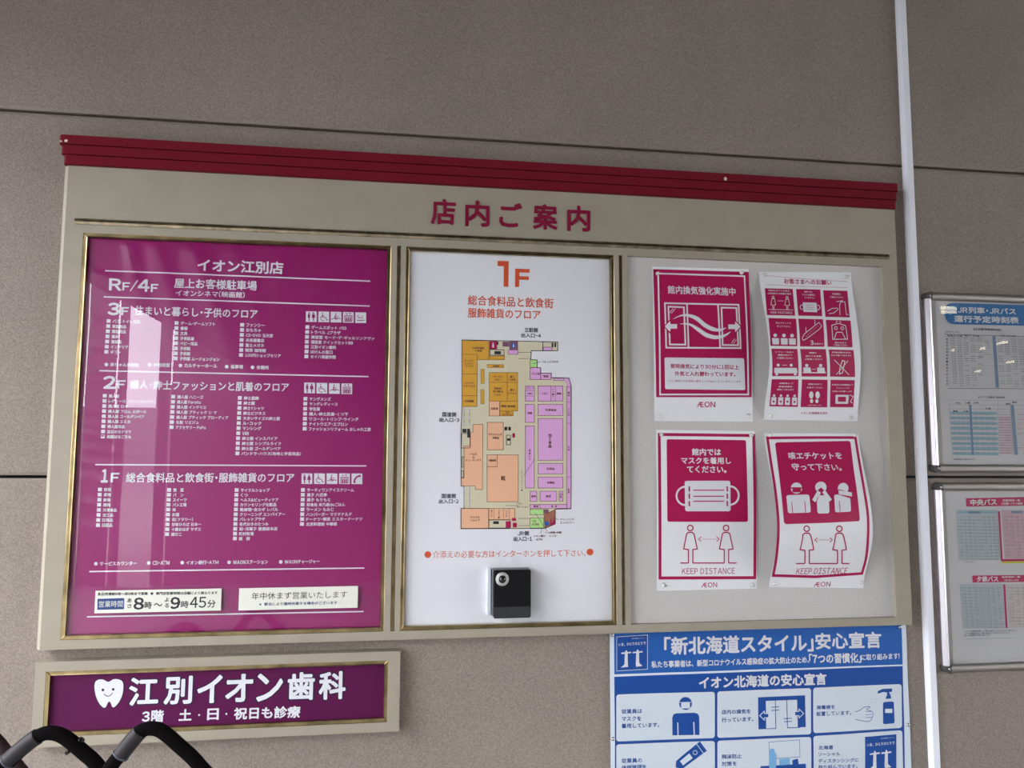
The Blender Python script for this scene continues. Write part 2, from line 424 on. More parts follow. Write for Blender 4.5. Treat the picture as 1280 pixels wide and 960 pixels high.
# ------------------------------------------------------------------ magenta directory sheet
def folds(x, z):
    """slack in the film: radiating creases from the top edge and short ones at the left edge"""
    u = (x-xo0)/(xo1-xo0); t = (zt-z)/(zt-zb); a = 0
    for c, sl, wd, am in ((.14, .18, .022, .9), (.22, .30, .03, 1.0), (.33, .42, .035, 1.1), (.47, .35, .03, .7), (.60, .25, .03, .5), (.72, .1, .03, .35), (.85, .05, .03, .3)):
        q = (u-c-sl*t*(1+.8*t))/wd/(1+2.5*t); a += am*math.exp(-q*q)*math.exp(-t/.22)*min(1, t/.02)
    for c, wd, am in ((.10, .012, .7), (.22, .012, .8), (.30, .01, .8), (.36, .012, 1), (.44, .01, 1), (.475, .007, 1.1), (.50, .008, 1.2), (.535, .008, 1.2), (.57, .008, 1.2), (.61, .010, 1.2), (.67, .010, 1), (.73, .014, .7)):
        q = (t-c-.12*u)/wd; a += 1.7*am*math.exp(-q*q)*math.exp(-u/.075)
    e = min(u, 1-u)/.03; e2 = min(t, 1-t)/.02
    return .0034*a*min(1, max(0, e-.6))*min(1, max(0, e2-.5))
y_s = DEP-.0003
ds = thing('directory_sheet', 'magenta floor directory sheet with white lists in left field of guide board', 'sign', (xo0, y_s, zb))
paper('vinyl_sheet', M_mag, ds, [(xo0+bw*.6, zt-bw*.6), (xo1-bw*.6, zt-bw*.6), (xo1-bw*.6, zb+bw*.6), (xo0+bw*.6, zb+bw*.6)], y_s, folds, 90, 110, .0002)
for f in bpy.data.objects['vinyl_sheet'].data.polygons: f.use_smooth = True
S = Sheet(y_s, folds, step=.0003)
W = 'white'
S.text(W, 'イオン江別店', 247.4, 331, 353.8, 15, b=.03)
for a, b in (((131.4, 338.4), (462.7, 351.5)), ((129.6, 371.1), (462.2, 382.6)), ((124.3, 463.4), (460.5, 470.8)), ((119.2, 580.8), (457.9, 582.4)), ((111.8, 714.4), (455.3, 710)), ((108.8, 771), (454.4, 764.3))):
    S.line(W, [a, b], 1.7)
S.text(W, 'R', 137, 355.5, 151.5, 14, off=.03); S.text(W, 'F', 153.5, 358, 162, 9.5, off=.03); S.text(W, '/', 163, 357, 172, 14, off=.02)
S.text(W, '4', 173, 356.5, 186.5, 14.5, off=.03); S.text(W, 'F', 189, 360, 197.5, 9.5, off=.03)
S.text(W, '屋上お客様駐車場', 218.2, 353.7, 321, 12, b=.02); S.text(W, 'イオンシネマ(映画館)', 220, 366, 306, 7.5, b=.02)
S.text(W, '3', 135.5, 386, 149, 14.5, off=.035); S.text(W, 'F', 152.3, 389, 160.6, 9.5, off=.03)
S.text(W, '住まいと暮らし・子供のフロア', 168.6, 388, 322, 11.5, b=.02)
S.text(W, '2', 129.8, 477.8, 144.5, 15, off=.035); S.text(W, 'F', 147, 480.5, 156.5, 9.8, off=.03)
S.text(W, '婦人・紳士ファッションと肌着のフロア', 162.5, 480.8, 361, 11.5, b=.02)
S.text(W, '1', 127.5, 594.8, 134.7, 15.4, off=.035); S.text(W, 'F', 139, 597, 148.8, 11, off=.03)
S.text(W, '総合食料品と飲食街・服飾雑貨のフロア', 157.7, 597, 367.7, 12, b=.02)
def lst(u0, v0, u1, v1, items, gap=5.2, h=4.3, cw=4.3):
    n = len(items)
    for i, tx in enumerate(items):
        t = i/max(1, n-1); u = u0+(u1-u0)*t; v = v0+(v1-v0)*t
        S.poly(W, [(u-2.3, v-2.2), (u+2.5, v-2.1), (u+2.3, v+2.3), (u-2.5, v+2.2)])
        wd = sum((1 if ord(c) > 255 else .55) for c in tx)*cw
        S.text(W, tx, u+gap, v+.3, u+gap+wd, h, b=.03)
lst(135.8, 401.2, 133, 439.7, ['バス・トイレ用品', '家庭用品', '調理用品', '寝具', '寝装品', 'インテリア', 'ギフト'])
lst(220.8, 403.7, 219.5, 448, ['ゲーム・ゲームソフト', '書籍', '文具', '子供肌着', 'ベビー用品', '子供靴', '子供服', '子供服 ムージョンジョン'])
lst(302.8, 406, 301.3, 443.7, ['ファンシー', 'おもちゃ', 'CD・DVD 玉光堂', '未来屋書店', '富士メガネ', '喫茶 珈琲館', '100円ショップセリア'], cw=4.6)
lst(384.2, 408.8, 383, 445.5, ['ゲームスポット パロ', 'トラベル Jプラザ', '美容室 モード・デ・ギャルソンアヴァ', '理容室 クイックカットBB', '江別イオン歯科', 'ほけんの窓口', 'セイハ英語学院'], cw=4.5)
lst(131, 494.7, 128.6, 545.6, ['婦人服', 'レディース ナチュラルハウス', '婦人服 ロペ', '婦人服 フロム エポール', '婦人服 ゴールデンベア', '婦人服 エミカ', '婦人服洋品', '宝石のカナリヤ', '和服はなごろも'])
lst(216.6, 495.8, 214.6, 533.9, ['婦人服 ハニーズ', '婦人服 Foratu', '婦人服 インテリエ', '婦人服 ブティック シ マ', '婦人服 ブティック ブローディア', '化粧 リエジュ', 'アクセサリー PoPo'])
lst(299.8, 497.3, 296.8, 566.6, ['紳士服飾', '紳士服', '紳士Yシャツ', '紳士ビジネス', '大きいサイズの紳士服', 'ル・コック', 'マンシング', 'VAN', '紳士服 インスパイア', '紳士服 シンプルライフ', '紳士服 ゴールデンベア', 'パンドラ・ハウス(布地と手芸用品)'], cw=4.6)
lst(381.8, 498.3, 380.9, 535.8, ['ヤングメンズ', 'ヤングレディース', '学生服', '婦人・紳士肌着・くつ下', 'ワコール・トリンプ・ウイング', 'ナイトウエア・エプロン', 'ファッションリフォーム おしゃれ工房'], cw=4.4)
lst(125, 611.8, 122.5, 656.3, ['野菜', '果物', '鮮魚', '精肉', '冷凍食品', '加工品', '日用品', '日配品'])
lst(211.5, 612.3, 208.9, 667.6, ['惣　菜', 'パ　ン', 'スイーツ', 'パン工場', '米', 'お酒', '花(フラワー)', '甘味ひろば 日本一', '十勝おはぎ サザエ', '銀だこ'])
lst(295.8, 612.5, 293.6, 673, ['サイクルショップ', 'くつ', 'ヘルス&ビューティケア', 'カウンセリング化粧品', '靴修理・合カギ レパル', 'クリーニング エンパイアー', 'パレットプラザ', '名代おきのたつみ', '和・洋菓子 壺屋総本店', '町村牧場', '銀　詩'], cw=4.5)
lst(378.7, 612.3, 377.5, 654.9, ['サーティワンアイスクリーム', '菓子 六花亭', '菓子 もりもと', '和食処 米乃屋deごはん', 'ラーメン もみじ', 'ハンバーガー マクドナルド', 'ドーナツ・喫茶 ミスタードーナツ', '北京料理館 中華楼'], cw=4.5)
for u, v, t in ((133, 455.6, '赤ちゃん休憩室'), (187, 456, '多目的室'), (225.6, 456.9, 'カルチャーホール'), (283.4, 458.3, '催事場'), (315.7, 459.2, '休憩所'),
                (119.9, 704.6, 'サービスカウンター'), (185.9, 703.7, 'CD・ATM'), (227.8, 703.3, 'イオン銀行・ATM'), (286.4, 702.9, 'WAONステーション'), (351, 702.4, 'WAONチャージャー')):
    S.circ(W, u, v, 2.3, n=12); wd = sum((1 if ord(c) > 255 else .62) for c in t)*5.1
    S.text(W, t, u+5, v, u+5+wd, 4.8, b=.03)
def picto(u, v, kind, s=13.4):
    x = lambda a, b: (u+a*s, v+b*s)
    S.poly(W, [x(0, 0), x(1, .02), x(1, 1), x(-.01, .99)])
    K = 'mag'; k = 2
    def body(a, skirt):
        S.circ(K, u+a*s, v+.17*s, .075*s, k, n=10)
        S.poly(K, [x(a-.11, .27), x(a+.11, .27), x(a+(.17 if skirt else .1), .62), x(a+.05, .62), x(a+.05, .93), x(a-.05, .93), x(a-.05, .62), x(a-(.17 if skirt else .1), .62)], k)
    if kind == 0: body(.28, 0); body(.70, 1)
    elif kind == 1:
        S.circ(K, u+.38*s, v+.15*s, .06*s, k, n=8); S.line(K, [x(.38, .25), x(.4, .55), x(.68, .56), x(.78, .82), x(.9, .78)], .9, k)
        S.circ(K, u+.45*s, v+.63*s, .24*s, k, n=12, a0=60, a1=290, w=.8); S.line(K, [x(.39, .4), x(.6, .4)], .7, k)
    elif kind == 2:
        S.circ(K, u+.48*s, v+.2*s, .07*s, k, n=8); S.line(K, [x(.45, .3), x(.4, .55), x(.62, .62)], 1.3, k)
        S.line(K, [x(.06, .72), x(.3, .6), x(.5, .72), x(.72, .6), x(.92, .66)], .9, k); S.line(K, [x(.45, .4), x(.75, .45)], .7, k)
    elif kind == 3:
        S.line(K, [x(.17, .35), x(.83, .35), x(.83, .88), x(.17, .88)], .9, k, closed=True)
        for a in (.32, .5, .68): S.circ(K, u+a*s, v+.48*s, .06*s, k, n=8); S.poly(K, [x(a-.07, .56), x(a+.07, .56), x(a+.06, .84), x(a-.06, .84)], k)
        S.poly(K, [x(.25, .22), x(.35, .08), x(.45, .22)], k); S.poly(K, [x(.55, .1), x(.75, .1), x(.65, .24)], k)
    elif kind == 4:
        S.line(K, [x(.15, .75), x(.85, .75)], 1, k); S.line(K, [x(.2, .3), x(.35, .5), x(.55, .55)], .9, k); S.line(K, [x(.6, .3), x(.68, .4), x(.6, .5), x(.7, .6)], .6, k)
    else:
        S.line(K, [x(.22, .85), x(.3, .55), x(.5, .32), x(.8, .2)], 2, k); S.circ(K, u+.26*s, v+.8*s, .11*s, k, n=8); S.circ(K, u+.76*s, v+.24*s, .11*s, k, n=8)
for us, vv_, ks in (((382.5, 398, 413.4, 428.8, 444.2), 389, (0, 1, 2, 3, 4)), ((380.3, 395.7, 411.3, 426.8), 478.2, (0, 1, 2, 3)), ((377, 392.7, 408.3, 423.9, 439.5), 591.6, (0, 1, 2, 3, 5))):
    for i, (a, kd) in enumerate(zip(us, ks)): picto(a, vv_+i*.35*(1 if vv_ < 580 else .1), kd)
S.build(ds, {'white': ('white_lettering', M_white), 'mag': ('pictogram_figures', M_mag)})
# acrylic pane of the first field
link('acrylic_pane', mkbox(xo0+bw, xo1-bw, .0028, .0043, zb+bw, zt-bw), glass_mat('acrylic', 1.52, 0, wave=.006, wscale=5), board)

def plate(name, label, quad, y, th=.0022):
    t = thing(name, label, 'plate', P(*quad[3], y))
    q = [P(u, v, y) for u, v in quad]; x0 = (q[0].x+q[3].x)/2; x1 = (q[1].x+q[2].x)/2; z1 = (q[0].z+q[1].z)/2; z0 = (q[2].z+q[3].z)/2
    link('plate_body', mkbox(x0, x1, y-th, y, z0, z1, bevel=.0005), M_plate, t); return t
yp = .0028
t = plate('opening_hours_plate', 'cream plate reading 8 to 9:45 at lower left of magenta directory', [(119.6, 738.4), (277.5, 735.4), (276, 763), (118.5, 766.5)], yp)
s = Sheet(yp-.0022)
s.text('k', '食品売場朝8時〜夜9時まで営業  ◆  専門店営業時間は店舗により異なります', 122, 742.6, 272, 3.8, v1=741, b=.03)
s.poly('b', [(121.9, 748.5), (155.3, 747.6), (155, 761.5), (121.7, 762.3)]); s.text('w', '営業時間', 123.6, 755.2, 153.6, 8, k=2, v1=754.6)
for tx, u0, u1, vc, h, b, of in (('あ', 159.3, 164.6, 750.5, 5, .03, 0), ('さ', 159.3, 164.6, 757.5, 5, .03, 0), ('8', 167.5, 179.6, 754.6, 14.2, 0, .03), ('時', 181, 189.6, 756.5, 8.6, .02, 0), ('〜', 192.4, 203, 756, 4, .03, 0),
                        ('よ', 206, 211.3, 749.5, 5, .03, 0), ('る', 206, 211.3, 757, 5, .03, 0), ('9', 213.6, 225, 753.8, 14.2, 0, .03), ('時', 226.4, 235.6, 755.6, 8.8, .02, 0), ('4', 237.6, 247.3, 753, 13.4, 0, .01), ('5', 248.6, 257.7, 753, 13.4, 0, .01), ('分', 259.4, 269.4, 754.8, 9.4, .02, 0)):
    s.text('k', tx, u0, vc, u1, h, b=b, off=of)
s.build(t, {'k': ('black_lettering', M_ink), 'b': ('blue_box', M_navy), 'w': ('white_lettering', M_plate)})
t = plate('open_daily_plate', 'cream plate with one line of grey Japanese text at lower right of magenta directory', [(299.3, 735.4), (447.8, 732.2), (446.9, 759.8), (298.2, 762.6)], yp)
s = Sheet(yp-.0022); s.text('k', '年中休まず営業いたします', 314.7, 745.2, 433.8, 9, v1=743); s.text('b', '※ 都合により臨時休業する場合がございます', 324, 755.3, 421.6, 4, v1=753.2, b=.02)
s.build(t, {'k': ('black_lettering', M_ink), 'b': ('blue_lettering', M_navy)})

# ------------------------------------------------------------------ floor map sheet
def crinkle(x, z):
    c = P(640, 745, DEP); dx, dz = x-c.x, z-c.z; r = math.hypot(dx, dz); a = math.atan2(dz, dx)
    q = .5+.5*math.sin(a*9+1.3*math.sin(a*4)); return .0042*q*math.exp(-r/.11)*min(1, r/.03)
fm = thing('floor_map_sheet', 'white sheet with coloured first floor plan in middle field of guide board', 'sign', (xp0, y_s, zb))
paper('map_paper', M_paper, fm, [(xp0+bw*.6, zt-bw*.6), (xp1-bw*.6, zt-bw*.6), (xp1-bw*.6, zb+bw*.6), (xp0+bw*.6, zb+bw*.6)], y_s, crinkle, 60, 100, .0002)
for f in bpy.data.objects['map_paper'].data.polygons: f.use_smooth = True
m = Sheet(y_s, crinkle, step=.00025)
O = 'o'
m.poly(O, [(622, 326), (636, 326.5), (635.5, 358.5), (629.5, 358.3), (629.7, 332.8), (622, 332.6)])
m.poly(O, [(644, 335.8), (662, 336.4), (661.9, 341), (649.3, 340.7), (649.2, 345.2), (661, 345.5), (661, 350), (649, 349.7), (648.8, 358.8), (643.7, 358.7)])
m.text(O, '総合食料品と飲食街', 585, 375, 691.5, 12.3, v1=379.3, b=.015); m.text(O, '服飾雑貨のフロア', 585, 390.8, 675.5, 12, v1=393.5, b=.015)
m.circ(O, 534.8, 693.2, 4.2); m.circ(O, 737.5, 690, 4.2); m.text(O, '介添えの必要な方はインターホンを押して下さい。', 541, 693.3, 732, 9, v1=690.9)
base = [(577.5, 425), (642, 426.3), (697, 427.5), (697, 438.5), (664, 438.5), (663.5, 449.5), (671.5, 450), (671.5, 459.5), (675.8, 459.8), (675.8, 466.5), (689, 466.5), (689, 472), (711, 472.5), (714, 483), (713.7, 636), (694, 636.5), (694, 655), (681, 660.5), (576, 661), (576, 635.5), (580, 635), (580, 608), (576.2, 607.5), (576.2, 535), (577.5, 508)]
m.poly('base', base); m.line('k', base, .8, k=3, closed=True)
def area(c, pts, lab=None, lw=.5):
    if len(pts) == 4 and not isinstance(pts[0], tuple): a, b, c_, d = pts; pts = [(a, b), (c_, b), (c_, d), (a, d)]
    m.poly(c, pts, 2); m.line('br', pts, lw, 3, closed=True)
area('or', [(577.8, 426), (611, 426), (611, 445), (630.5, 445), (630.5, 449.8), (596.5, 449.8), (596.3, 508.3), (577.5, 508.3)])
area('or', [(611.5, 465.7), (647, 465.7), (647, 513.7), (641.5, 513.7), (641.5, 520), (624.5, 520), (624.5, 501.5), (611.5, 501.5)])
for l in ([(577.8, 443), (596.5, 443), (596.5, 450)], [(577.8, 467.5), (596.3, 467.5)], [(577.5, 494.5), (596.3, 494.5)], [(611, 426), (611, 449.5)], [(634, 465.7), (634, 501.5)], [(611.5, 478), (647, 478)], [(624.5, 501.5), (647, 501.5)], [(624.5, 513.7), (641.5, 513.7)]): m.line('br', l, .5, 3)
for q in ([(609, 455.6), (629.5, 455.8), (629.5, 459.8), (609, 459.6)], [(601, 461.5), (605.3, 461.5), (605.3, 479.5), (601, 479.5)], [(600.8, 487), (605.1, 487), (605.1, 505), (600.8, 505)]): m.rrect('or', q, 2, 2); m.line('br', q, .35, 3, closed=True)
area('pe', (611.5, 501.5, 624.3, 520)); area('pe', [(591.5, 530.5), (603.5, 530.5), (603, 612), (594, 612), (594, 607.5), (576.5, 607.5), (576.5, 597.5), (580, 597.5), (580, 557.5), (588, 557.5), (588, 540), (591.5, 540)])
area('pe', (609, 528, 629, 562.3)); area('pe', (608.7, 568.5, 647.8, 627.3)); area('pe', (608.7, 568.5, 621.5, 583.5)); area('pe', (576.3, 635.5, 610.7, 660.5), lw=.8); area('pe', (611, 635.5, 643.5, 649.5))
for u in (617.5, 629.5, 636.5): m.line('br', [(u, 635.5), (u, 649.5)], .4, 3)
for q in ((662.5, 459.5, 675.5, 474.5), (675.8, 466.5, 689, 474.5), (692, 472.8, 705, 475.8), (656.5, 482.5, 667.8, 501.5), (656.5, 505.3, 667.8, 528), (656.5, 532.5, 667.8, 610), (672.5, 482.5, 703.5, 501.5), (672.5, 505.3, 703.5, 519.5), (672.5, 523.3, 703.5, 575.5),
          (672.5, 579.3, 703.5, 592.5), (672.5, 596.3, 703.5, 610), (662.5, 614, 670.8, 626.8), (675, 614, 695.8, 626.5), (698.8, 614, 703.5, 626.5), (662.5, 630.5, 708.5, 635.5), (708.3, 483.5, 713.6, 635.5), (679, 434, 690, 438.3), (635, 437.5, 647, 443)): area('pk', q)
m.poly('pk', [(706, 473), (711, 473), (713.6, 483), (708.3, 483)], 2)
for l in ([(688.5, 482.5), (688.5, 501.5)], [(694, 482.5), (694, 501.5)], [(708.3, 502.5), (713.7, 502.5)], [(708.3, 529), (713.7, 529)], [(708.3, 596.5), (713.7, 596.5)], [(675, 630.5), (675, 635.5)], [(656.5, 488), (667.8, 488)], [(656.5, 495), (667.8, 495)]): m.line('br', l, .4, 3)
area('gr', (662.5, 449.8, 671.5, 459.3)); area('gr', (662.5, 636.8, 679.5, 643.5)); area('gr', (662.5, 647.5, 679.5, 660))
area('rd', (612, 426.5, 621, 436.5)); area('pu', (628.5, 427.5, 636, 433)); area('pu', (637, 427, 647, 437)); m.circ('bl', 641.8, 432, 3, k=4, n=12)
m.circ('w', 616.3, 429, .8, k=4, n=8); m.rect('w', 615.3, 430, 617.3, 434.5, 4); m.circ('w', 641.8, 430.5, .6, k=5, n=8); m.rect('w', 641.1, 431.3, 642.5, 434, 5)
area('bn', [(680, 643), (694, 636.8), (694, 655), (681, 660)]); area('pu', (680, 637, 685.5, 641.5)); area('rd', [(688, 649), (694, 649), (694, 655), (688, 657)]); m.circ('bl', 683.5, 654.5, 2.8, k=4, n=12)
for q in ([(612.5, 437), (630, 437.5), (630, 444.2), (612.5, 444)], [(678.5, 427.3), (697, 427.6), (697, 438.5), (678.5, 438.3)], [(576.5, 560), (587.5, 560), (587.5, 542), (577, 542)], [(576.5, 588.5), (579.5, 588.5), (579.5, 597), (576.5, 597)],
          [(611, 650), (637, 650), (637, 660), (611, 660)], [(577.5, 571), (579.8, 571), (579.8, 584), (577.5, 584)], [(633, 544), (638, 544), (638, 556), (633, 556)]): m.line('k', q, .7, 4, closed=True)
for q in ((618, 439, 626, 443), (689.5, 428.5, 691.5, 434), (693, 428.5, 695, 434), (578, 536, 583, 541), (584, 536, 587.5, 547), (616.5, 651.5, 623.5, 655), (630.5, 533.5, 634, 538), (635.5, 533.5, 638.5, 538), (634, 548, 637.5, 551), (621, 427, 623, 431), (663, 636, 664, 637)): m.rect('k', *q, 4)
for q in ((640.5, 541.5, 643.5, 547), (632, 651.5, 638.5, 659.5), (640, 647.5, 645, 651), (641, 653.5, 646, 659)): m.rect('rd', *q, 4)
for v in (513, 522, 531, 612, 621, 629):
    for u in (580, 587): m.circ('lt', u, v, 1.3, k=4, n=8, rv=3)
for l in ([(580, 510), (580, 534)], [(587, 510), (587, 534)], [(580, 609), (580, 634)], [(587, 609), (587, 634)], [(647.5, 440.5), (664, 440.5)], [(647.5, 448.5), (664, 448)], [(648, 648), (662, 648)], [(648, 657), (662, 657)]): m.line('g', l, .5, 4)
for l in ([(666, 455), (676, 452)], [(655, 594), (668, 574)], [(632, 632), (648, 632)], [(669, 641), (681, 660), (684, 664)], [(677, 661), (675.5, 667)], [(690, 646), (698, 649.5)]): m.line('g', l, .5, 5)
for t_, u0, u1, v, h in (('立駐側', 655.8, 672, 412.3, 5.5), ('出入口・4', 651.5, 676, 419, 5.3), ('国道側', 553, 570, 518, 5.5), ('出入口・3', 549.2, 574, 524.7, 5.3), ('国道側', 552, 569.5, 620, 5.5), ('出入口・2', 548.5, 573.2, 626.7, 5.3), ('JR側', 647.3, 661, 666.7, 5.6), ('出入口・1', 642, 665, 673.7, 5.6)):
    m.text('g', t_, u0, v, u1, h, b=.04)
for t_, u0, u1, v, h in (('北京料理館', 590.5, 605, 435, 2.6), ('中華楼', 594, 602, 438.5, 2.4), ('ドーナツ', 581, 592, 451, 2.6), ('ミスター', 581.5, 592, 454.4, 2.4), ('ドーナツ', 582, 591.5, 457.8, 2.4), ('ハンバーガー', 580.5, 593, 478.6, 2.4), ('マクドナルド', 579.5, 594, 482.5, 2.6), ('中央薬局', 581, 592, 501.3, 2.6),
    ('ラーメン', 617, 628.5, 470.8, 2.5), ('もみじ', 618.5, 627, 474.5, 2.4), ('菓子', 637.5, 643, 471, 2.5), ('六花亭', 636, 644.5, 474.6, 2.4), ('和食処', 617.5, 627, 485.5, 2.7), ('米乃屋de', 616, 629, 489.3, 2.7), ('ごはん', 617.5, 626, 493.2, 2.5), ('菓子', 637.5, 643, 487.5, 2.5), ('もりもと', 635, 645.5, 491.5, 2.5),
    ('休憩所', 616, 624, 457.6, 2), ('化粧室', 613.5, 622.5, 510.7, 2.8), ('喫茶 珈琲館', 626.5, 644, 507.7, 2.8), ('甘味', 631.5, 636.5, 515.5, 2), ('サザエ', 628, 640, 518.3, 2), ('カウンセリング', 611, 627.5, 543, 2.8), ('化粧品', 615.5, 623.5, 547.2, 2.8), ('ヘルス', 587.5, 596, 567.5, 2.7), ('&', 590.5, 593, 571.4, 2.2), ('ビューティケア', 582.5, 601.5, 575.2, 2.7),
    ('合鍵修理', 610.7, 620, 575.5, 2.8), ('靴', 626.3, 631.6, 597.7, 5.5), ('サイクル', 588, 599.5, 646.5, 2.8), ('ショップ', 588, 599.5, 650.3, 2.8), ('パン工房', 664.5, 674.5, 467.2, 2.7), ('惣菜', 679, 685.5, 470.4, 2.7), ('スイーツ', 658, 667, 485, 2.2), ('お菓子', 659, 666, 492, 2.2), ('パン', 678, 684, 492, 2.4), ('鮮魚', 695.7, 701.5, 492, 2.7),
    ('和雑', 659.4, 665, 516.3, 2.8), ('冷凍食品', 681.5, 695, 512.4, 2.8), ('日用品', 683.5, 693, 586, 2.8), ('衣類品', 683.5, 693, 603.3, 2.8), ('果物', 664, 669.8, 620.4, 2.8), ('野菜', 682.3, 688.5, 620.4, 2.8), ('果物', 666.5, 672.8, 633, 2.6), ('鮮　魚', 689, 696, 633, 2.6),
    ('パレットプラザ', 678, 697.5, 452.3, 2.7), ('イオン', 645.5, 653, 629.5, 2.2), ('ステーション', 645.5, 660.5, 633.6, 2.2), ('CD', 665.5, 670, 651.3, 2.4), ('ATM', 665, 673, 655.5, 2.8), ('クリーニング', 700, 717.5, 649.2, 2.7), ('エンパイアー', 700, 717.5, 653.4, 2.7), ('イオン銀行', 666.5, 681.5, 670, 2.5), ('ATM', 670, 677.5, 674.3, 2.7), ('くつ修理・合鍵', 681.5, 701.5, 665.6, 2.5), ('レパル', 686.5, 695.5, 669.8, 2.5)):
    m.text('br', t_, u0, v, u1, h, b=.03, k=5)
def vert(c, st, u, v0, dv, h, ob=None, k=5, w_=3, b=.03):
    ob = ob or m
    for i, ch2 in enumerate(st): ob.text(c, ch2, u-w_/2, v0+i*dv, u+w_/2, h, k=k, b=b)
vert('br', '加工食品', 687.3, 544, 4.6, 3.6, w_=4); vert('br', '食品レジ', 662, 563, 3.6, 2.8, w_=2.6); vert('br', 'イオンキャッシャー', 652.3, 588, 3.1, 2, w_=1.6)
for st, v in (('精肉', 491), ('ハム日', 512), ('牛肉', 559), ('魚惣', 612)): vert('br', st, 710.8, v, 3.2, 2.6, w_=2.4)
vert('br', '日配', 701, 618, 3.2, 2.4, w_=2.2); vert('br', 'スイーツ', 691.2, 487, 3, 2, w_=1.8); vert('br', '宝くじ', 614.5, 638.5, 3, 2.2, w_=2); vert('br', 'フラワー', 623.5, 638, 3, 2.2, w_=2); vert('br', 'くすり', 633, 639, 3, 2.2, w_=2)
MC = lambda n, c: mat(n, c, .5)
m.build(fm, {'o': ('vermilion_lettering', M_orange), 'base': ('plan_floor_area', MC('plan_beige', (.60, .56, .40))), 'k': ('plan_outline', M_ink), 'or': ('orange_shop_area', MC('plan_orange', (.62, .33, .04))), 'br': ('plan_lettering', MC('plan_brown', (.16, .07, .05))),
    'pe': ('peach_shop_area', MC('plan_peach', (.76, .43, .27))), 'pk': ('pink_shop_area', MC('plan_pink', (.66, .36, .64))), 'gr': ('green_area', MC('plan_green', (.40, .68, .25))), 'rd': ('red_mark', M_red), 'pu': ('purple_area', MC('plan_purple', (.2, .09, .17))), 'bl': ('blue_mark', M_blue), 'bn': ('brown_area', MC('plan_rust', (.33, .13, .08))), 'w': ('white_mark', M_white), 'g': ('grey_lettering', MC('grey_ink', (.09, .1, .12))), 'lt': ('door_mark', MC('plan_light', (.6, .58, .6)))})

# ------------------------------------------------------------------ intercom
a = P(617.2, 712.5, -.022); b = P(663.6, 772.2, -.022)
ic = thing('intercom', 'black intercom with ringed camera lens on the white floor map', 'intercom', (a.x, .0, b.z))
link('back_housing', mkbox(a.x-.002, b.x-.001, -.006, .0095, b.z+.003, a.z+.001, bevel=.003), mat('grey_plastic', (.16, .165, .18), .35), ic)
bm = mkbox(a.x, b.x, -.022, -.006, b.z, a.z)
bmesh.ops.bevel(bm, geom=[e for e in bm.edges if abs(e.verts[0].co.y-e.verts[1].co.y) > .005], offset=.0045, segments=5, affect='EDGES', profile=.5)
bmesh.ops.bevel(bm, geom=[e for e in bm.edges if all(v.co.y < -.0219 for v in e.verts)], offset=.001, segments=2, affect='EDGES', profile=.5)
link('front_housing', bm, M_black, ic)
sp = pz(640, 758.6, -.022)
bm = mkbox(a.x+.0006, b.x-.0006, -.0226, -.0221, b.z+.001, sp)
bmesh.ops.bevel(bm, geom=[e for e in bm.edges if abs(e.verts[0].co.y-e.verts[1].co.y) > .0003 and e.verts[0].co.z < sp-.005], offset=.0035, segments=4, affect='EDGES', profile=.5)
link('call_button', bm, M_char, ic)
c = P(627.8, 723.8, -.022)
link('lens_ring', disc(bmesh.new(), c, .0155, -.0255, -.0220, 36, r2=.0142), mat('silver_plastic', (.46, .46, .44), .4), ic, True)
link('lens_well', disc(bmesh.new(), c, .0088, -.0262, -.0254, 30, r2=.0084), M_black, ic, True)
bm = bmesh.new(); bmesh.ops.create_uvsphere(bm, u_segments=20, v_segments=12, radius=.0065)
for v in bm.verts: v.co = Vector((v.co.x+c.x, v.co.y*.7-.0262, v.co.z+c.z))
o = link('lens', bm, mat('lens_glass', (.004, .004, .006), .03, coat=1), ic, True)
s = Sheet(-.0226); s.text('w', 'aiphone', 637.2, 766.3, 642.2, 1.6); 
s.build(ic, {'w': ('maker_mark', M_steel)})
q0 = P(609, 711, -.004); q1 = P(613.4, 769, -.004)
link('clear_bracket', mkbox(q0.x, q1.x, -.004, .0095, q1.z, q0.z, bevel=.0012), mat('frosted_acrylic', (.72, .76, .86), .15, coat=.6), ic)

# ------------------------------------------------------------------ four posters on the grey panel
def tack(u, v, y, label):
    c = P(u, v, y-.0006); bm = bmesh.new()
    disc(bm, c, .0052, y-.0032, y-.0004, 16, r2=.0042); disc(bm, c, .0030, y-.0072, y-.0031, 12, r2=.0034)
    o = link('thumbtack', bm, mat('clear_tack', (.62, .62, .58), .12, coat=1), None, True)
    tag(o, label, 'thumbtack', 'clear thumbtacks on the grey pin panel'); return o
PY = DEP-.0006
def poster(name, label, px4, S=None):
    q = [P(u, v, PY) for u, v in px4]; t = thing(name, label, 'poster', (q[3].x, PY, q[3].z))
    paper('sheet', M_lam, t, [(a.x, a.z) for a in q], PY, S, 24, 36); return t
def bulge(px4, aL, aR, c=.55, wL=.27, twist=0):
    q = [P(u, v, PY) for u, v in px4]; x0 = (q[0].x+q[3].x)/2; x1 = (q[1].x+q[2].x)/2; z1 = (q[0].z+q[1].z)/2; z0 = (q[2].z+q[3].z)/2
    def S_(x, z):
        u = min(1, max(0, (x-x0)/(x1-x0))); t = min(1, max(0, (z1-z)/(z1-z0)))
        e = c
        tt = t/e*.5 if t < e else .5+(t-e)/(1-e)*.5
        return (aL+(aR-aL)*u)*math.sin(math.pi*tt)**1.6
    return S_
def crop(ox, oy, sc): return lambda u, v: (ox+u/sc, oy+v/sc)
RB = {'r': ('crimson_print', M_red), 'w': ('white_print', M_white)}
def wtf(Q, quad, n=9): return quad
